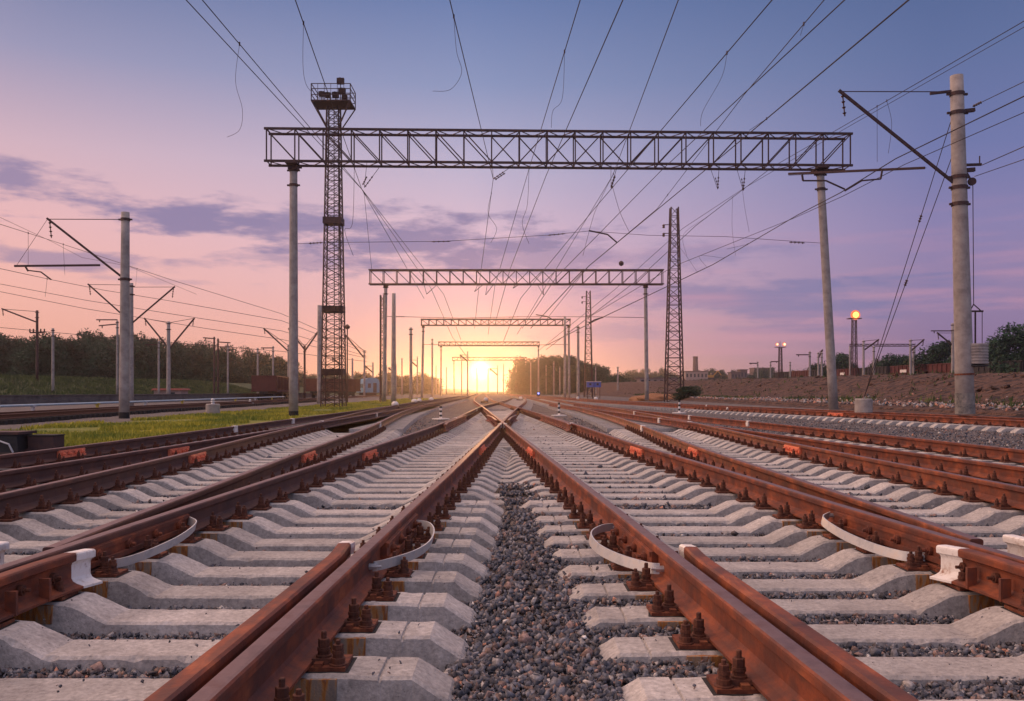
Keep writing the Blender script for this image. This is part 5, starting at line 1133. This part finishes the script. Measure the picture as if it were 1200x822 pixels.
shed(747, 790, 444, 451, 300, 'long low pale shed behind the second portal right post'); shed(801, 827, 436, 446, 420, 'pale building right of the dark lattice mast'); shed(866, 874, 434, 446, 430, 'small dark shed at the left end of the plateau', m=br, cols=2)
shed(881, 905, 432, 440, 520, 'grey apartment block far off left of the lamp tower', rows=2, m=br); shed(855, 866, 437, 446, 400, 'low brown shed beside the yellow digger', cols=3, m=br)
mb = MB(); c = pt(815, 418, 430); mb.lathe((c.x, 430, 0), [(1.6, 0), (1.15, c.z - .6), (1.3, c.z - .5), (1.3, c.z)], 14); tag(mb.obj('chimney', br), 'dark factory chimney on the skyline right of the lattice mast', 'chimney')
ym_ = mat('digger_yellow', [(.50, .22, .03), (.62, .30, .05)], 1, .6, coord='World')
def digger(px, pb, Y, label, f=1):
    p = pt(px, pb, Y); z = p.z; t = thing('digger', label, 'digger', (p.x, Y, z)); mb = MB(); mb.box((0, 0, .45), (3.6, 2.6, .9), taper=.9); mb.obj('crawler', MW['blk'], t); mb = MB(); mb.box((-.2*f, 0, 1.55), (3.0, 2.4, 1.2), taper=.92); mb.obj('body', ym_, t); mb = MB(); mb.box((.7*f, .4, 2.6), (1.1, 1.2, 1.2), taper=.85); mb.obj('cab', MW['glass'], t); mb = MB(); mb.bar((1.2*f, 0, 1.8), (3.4*f, 0, 4.2), .4); mb.bar((3.4*f, 0, 4.2), (5.0*f, 0, 2.0), .3); mb.obj('boom', ym_, t); mb = MB(); mb.box((5.0*f, 0, 1.6), (.9, 1.0, .8), taper=.6); mb.obj('bucket', MW['blk'], t)
digger(833, 445, 430, 'yellow digger on the earth heap, left one'); digger(848, 445, 450, 'yellow digger on the earth heap, right one', -1)
# stone heaps on the left bank and a low red roofed hut
for i, (px, py, Y, s) in enumerate([(85, 459, 98, 1.0), (105, 459, 100, .8), (240, 457, 128, 1.1), (278, 459, 135, .8)]):
    p = pt(px, py, Y); P = [(p.x + R.gauss(0, 1.1*s), Y + R.gauss(0, .6), ground_h(p.x, Y) + abs(R.gauss(.15, .12))) for _ in range(70)]; o = build_stones('stone_heap', np.array(P), [R.uniform(.15, .42)*s for _ in P], [R.choice([.72, .9, .95, .6]) for _ in P], 'x'); del o['kind']
    tag(o, ['pale stone heap on the left bank beneath the plain mast', 'pale stone heap on the left bank, right of its like', 'pale stone heap on the left bank beside the hut', 'small stone heap near the dark red wagons'][i], 'stone heap')
a = pt(190, 0, 120).x; t = thing('trackside_hut', 'low hut with a red roof on the left bank', 'hut', (a + 1.2, 120, ground_h(a, 120))); mb = MB(); mb.box((0, 0, .6), (3.6, 2.6, 1.4)); mb.obj('wall', bw, t); rr_ = mat('red_roof', [(.22, .06, .05), (.30, .09, .07)], 2, .8, coord='World'); mb = MB(); mb.box((0, 0, 1.4), (4.2, 3.2, .25), taper=.9); mb.obj('roof', rr_, t); mb = MB(); mb.box((.6, -1.32, .45), (.8, .05, 1.1)); mb.obj('door', MW['glass'], t)
# earth heap at the toe of the slope by the dark lattice mast
bm = bmesh.new(); bmesh.ops.create_icosphere(bm, subdivisions=4, radius=1)
for v in bm.verts: v.co *= 1 + .22*mnoise.noise(v.co*2.2); v.co = Vector((v.co.x*3.0, v.co.y*2.4, v.co.z*.75))
me = bpy.data.meshes.new('earth_heap'); bm.to_mesh(me); bm.free(); me.materials.append(mat('fresh_ochre_earth', [(.22, .10, .05), (.32, .16, .08)], 2, .95, bump=.8, bscale=6, dist=.1, coord='World')); me.polygons.foreach_set('use_smooth', [True]*len(me.polygons))
o = link('earth_heap', me, None, (pt(770, 0, 100).x, 100, .1)); tag(o, 'ochre earth heap left of the dark lattice mast', 'earth heap')

# ------------------------------------------------------------------ the evening air
HAZE_D = .00042
bm = bmesh.new(); bmesh.ops.create_cube(bm, size=1); me = bpy.data.meshes.new('haze'); bm.to_mesh(me); bm.free()
hz = bpy.data.objects.new('haze', me); C.objects.link(hz); hz.location = (0, 650, 11.25); hz.scale = (2640, 1420, 26.5); tag(hz, 'warm evening haze over the whole yard', 'haze', kind='stuff')
hm = bpy.data.materials.new('evening_haze'); hm.use_nodes = True; N = hm.node_tree.nodes; L = hm.node_tree.links; N.remove(N['Principled BSDF'])
pv = N.new('ShaderNodeVolumePrincipled'); pv.inputs['Color'].default_value = (.95, .86, .82, 1); pv.inputs['Density'].default_value = HAZE_D; pv.inputs['Anisotropy'].default_value = .90
L.new(pv.outputs[0], N['Material Output'].inputs['Volume']); me.materials.append(hm)
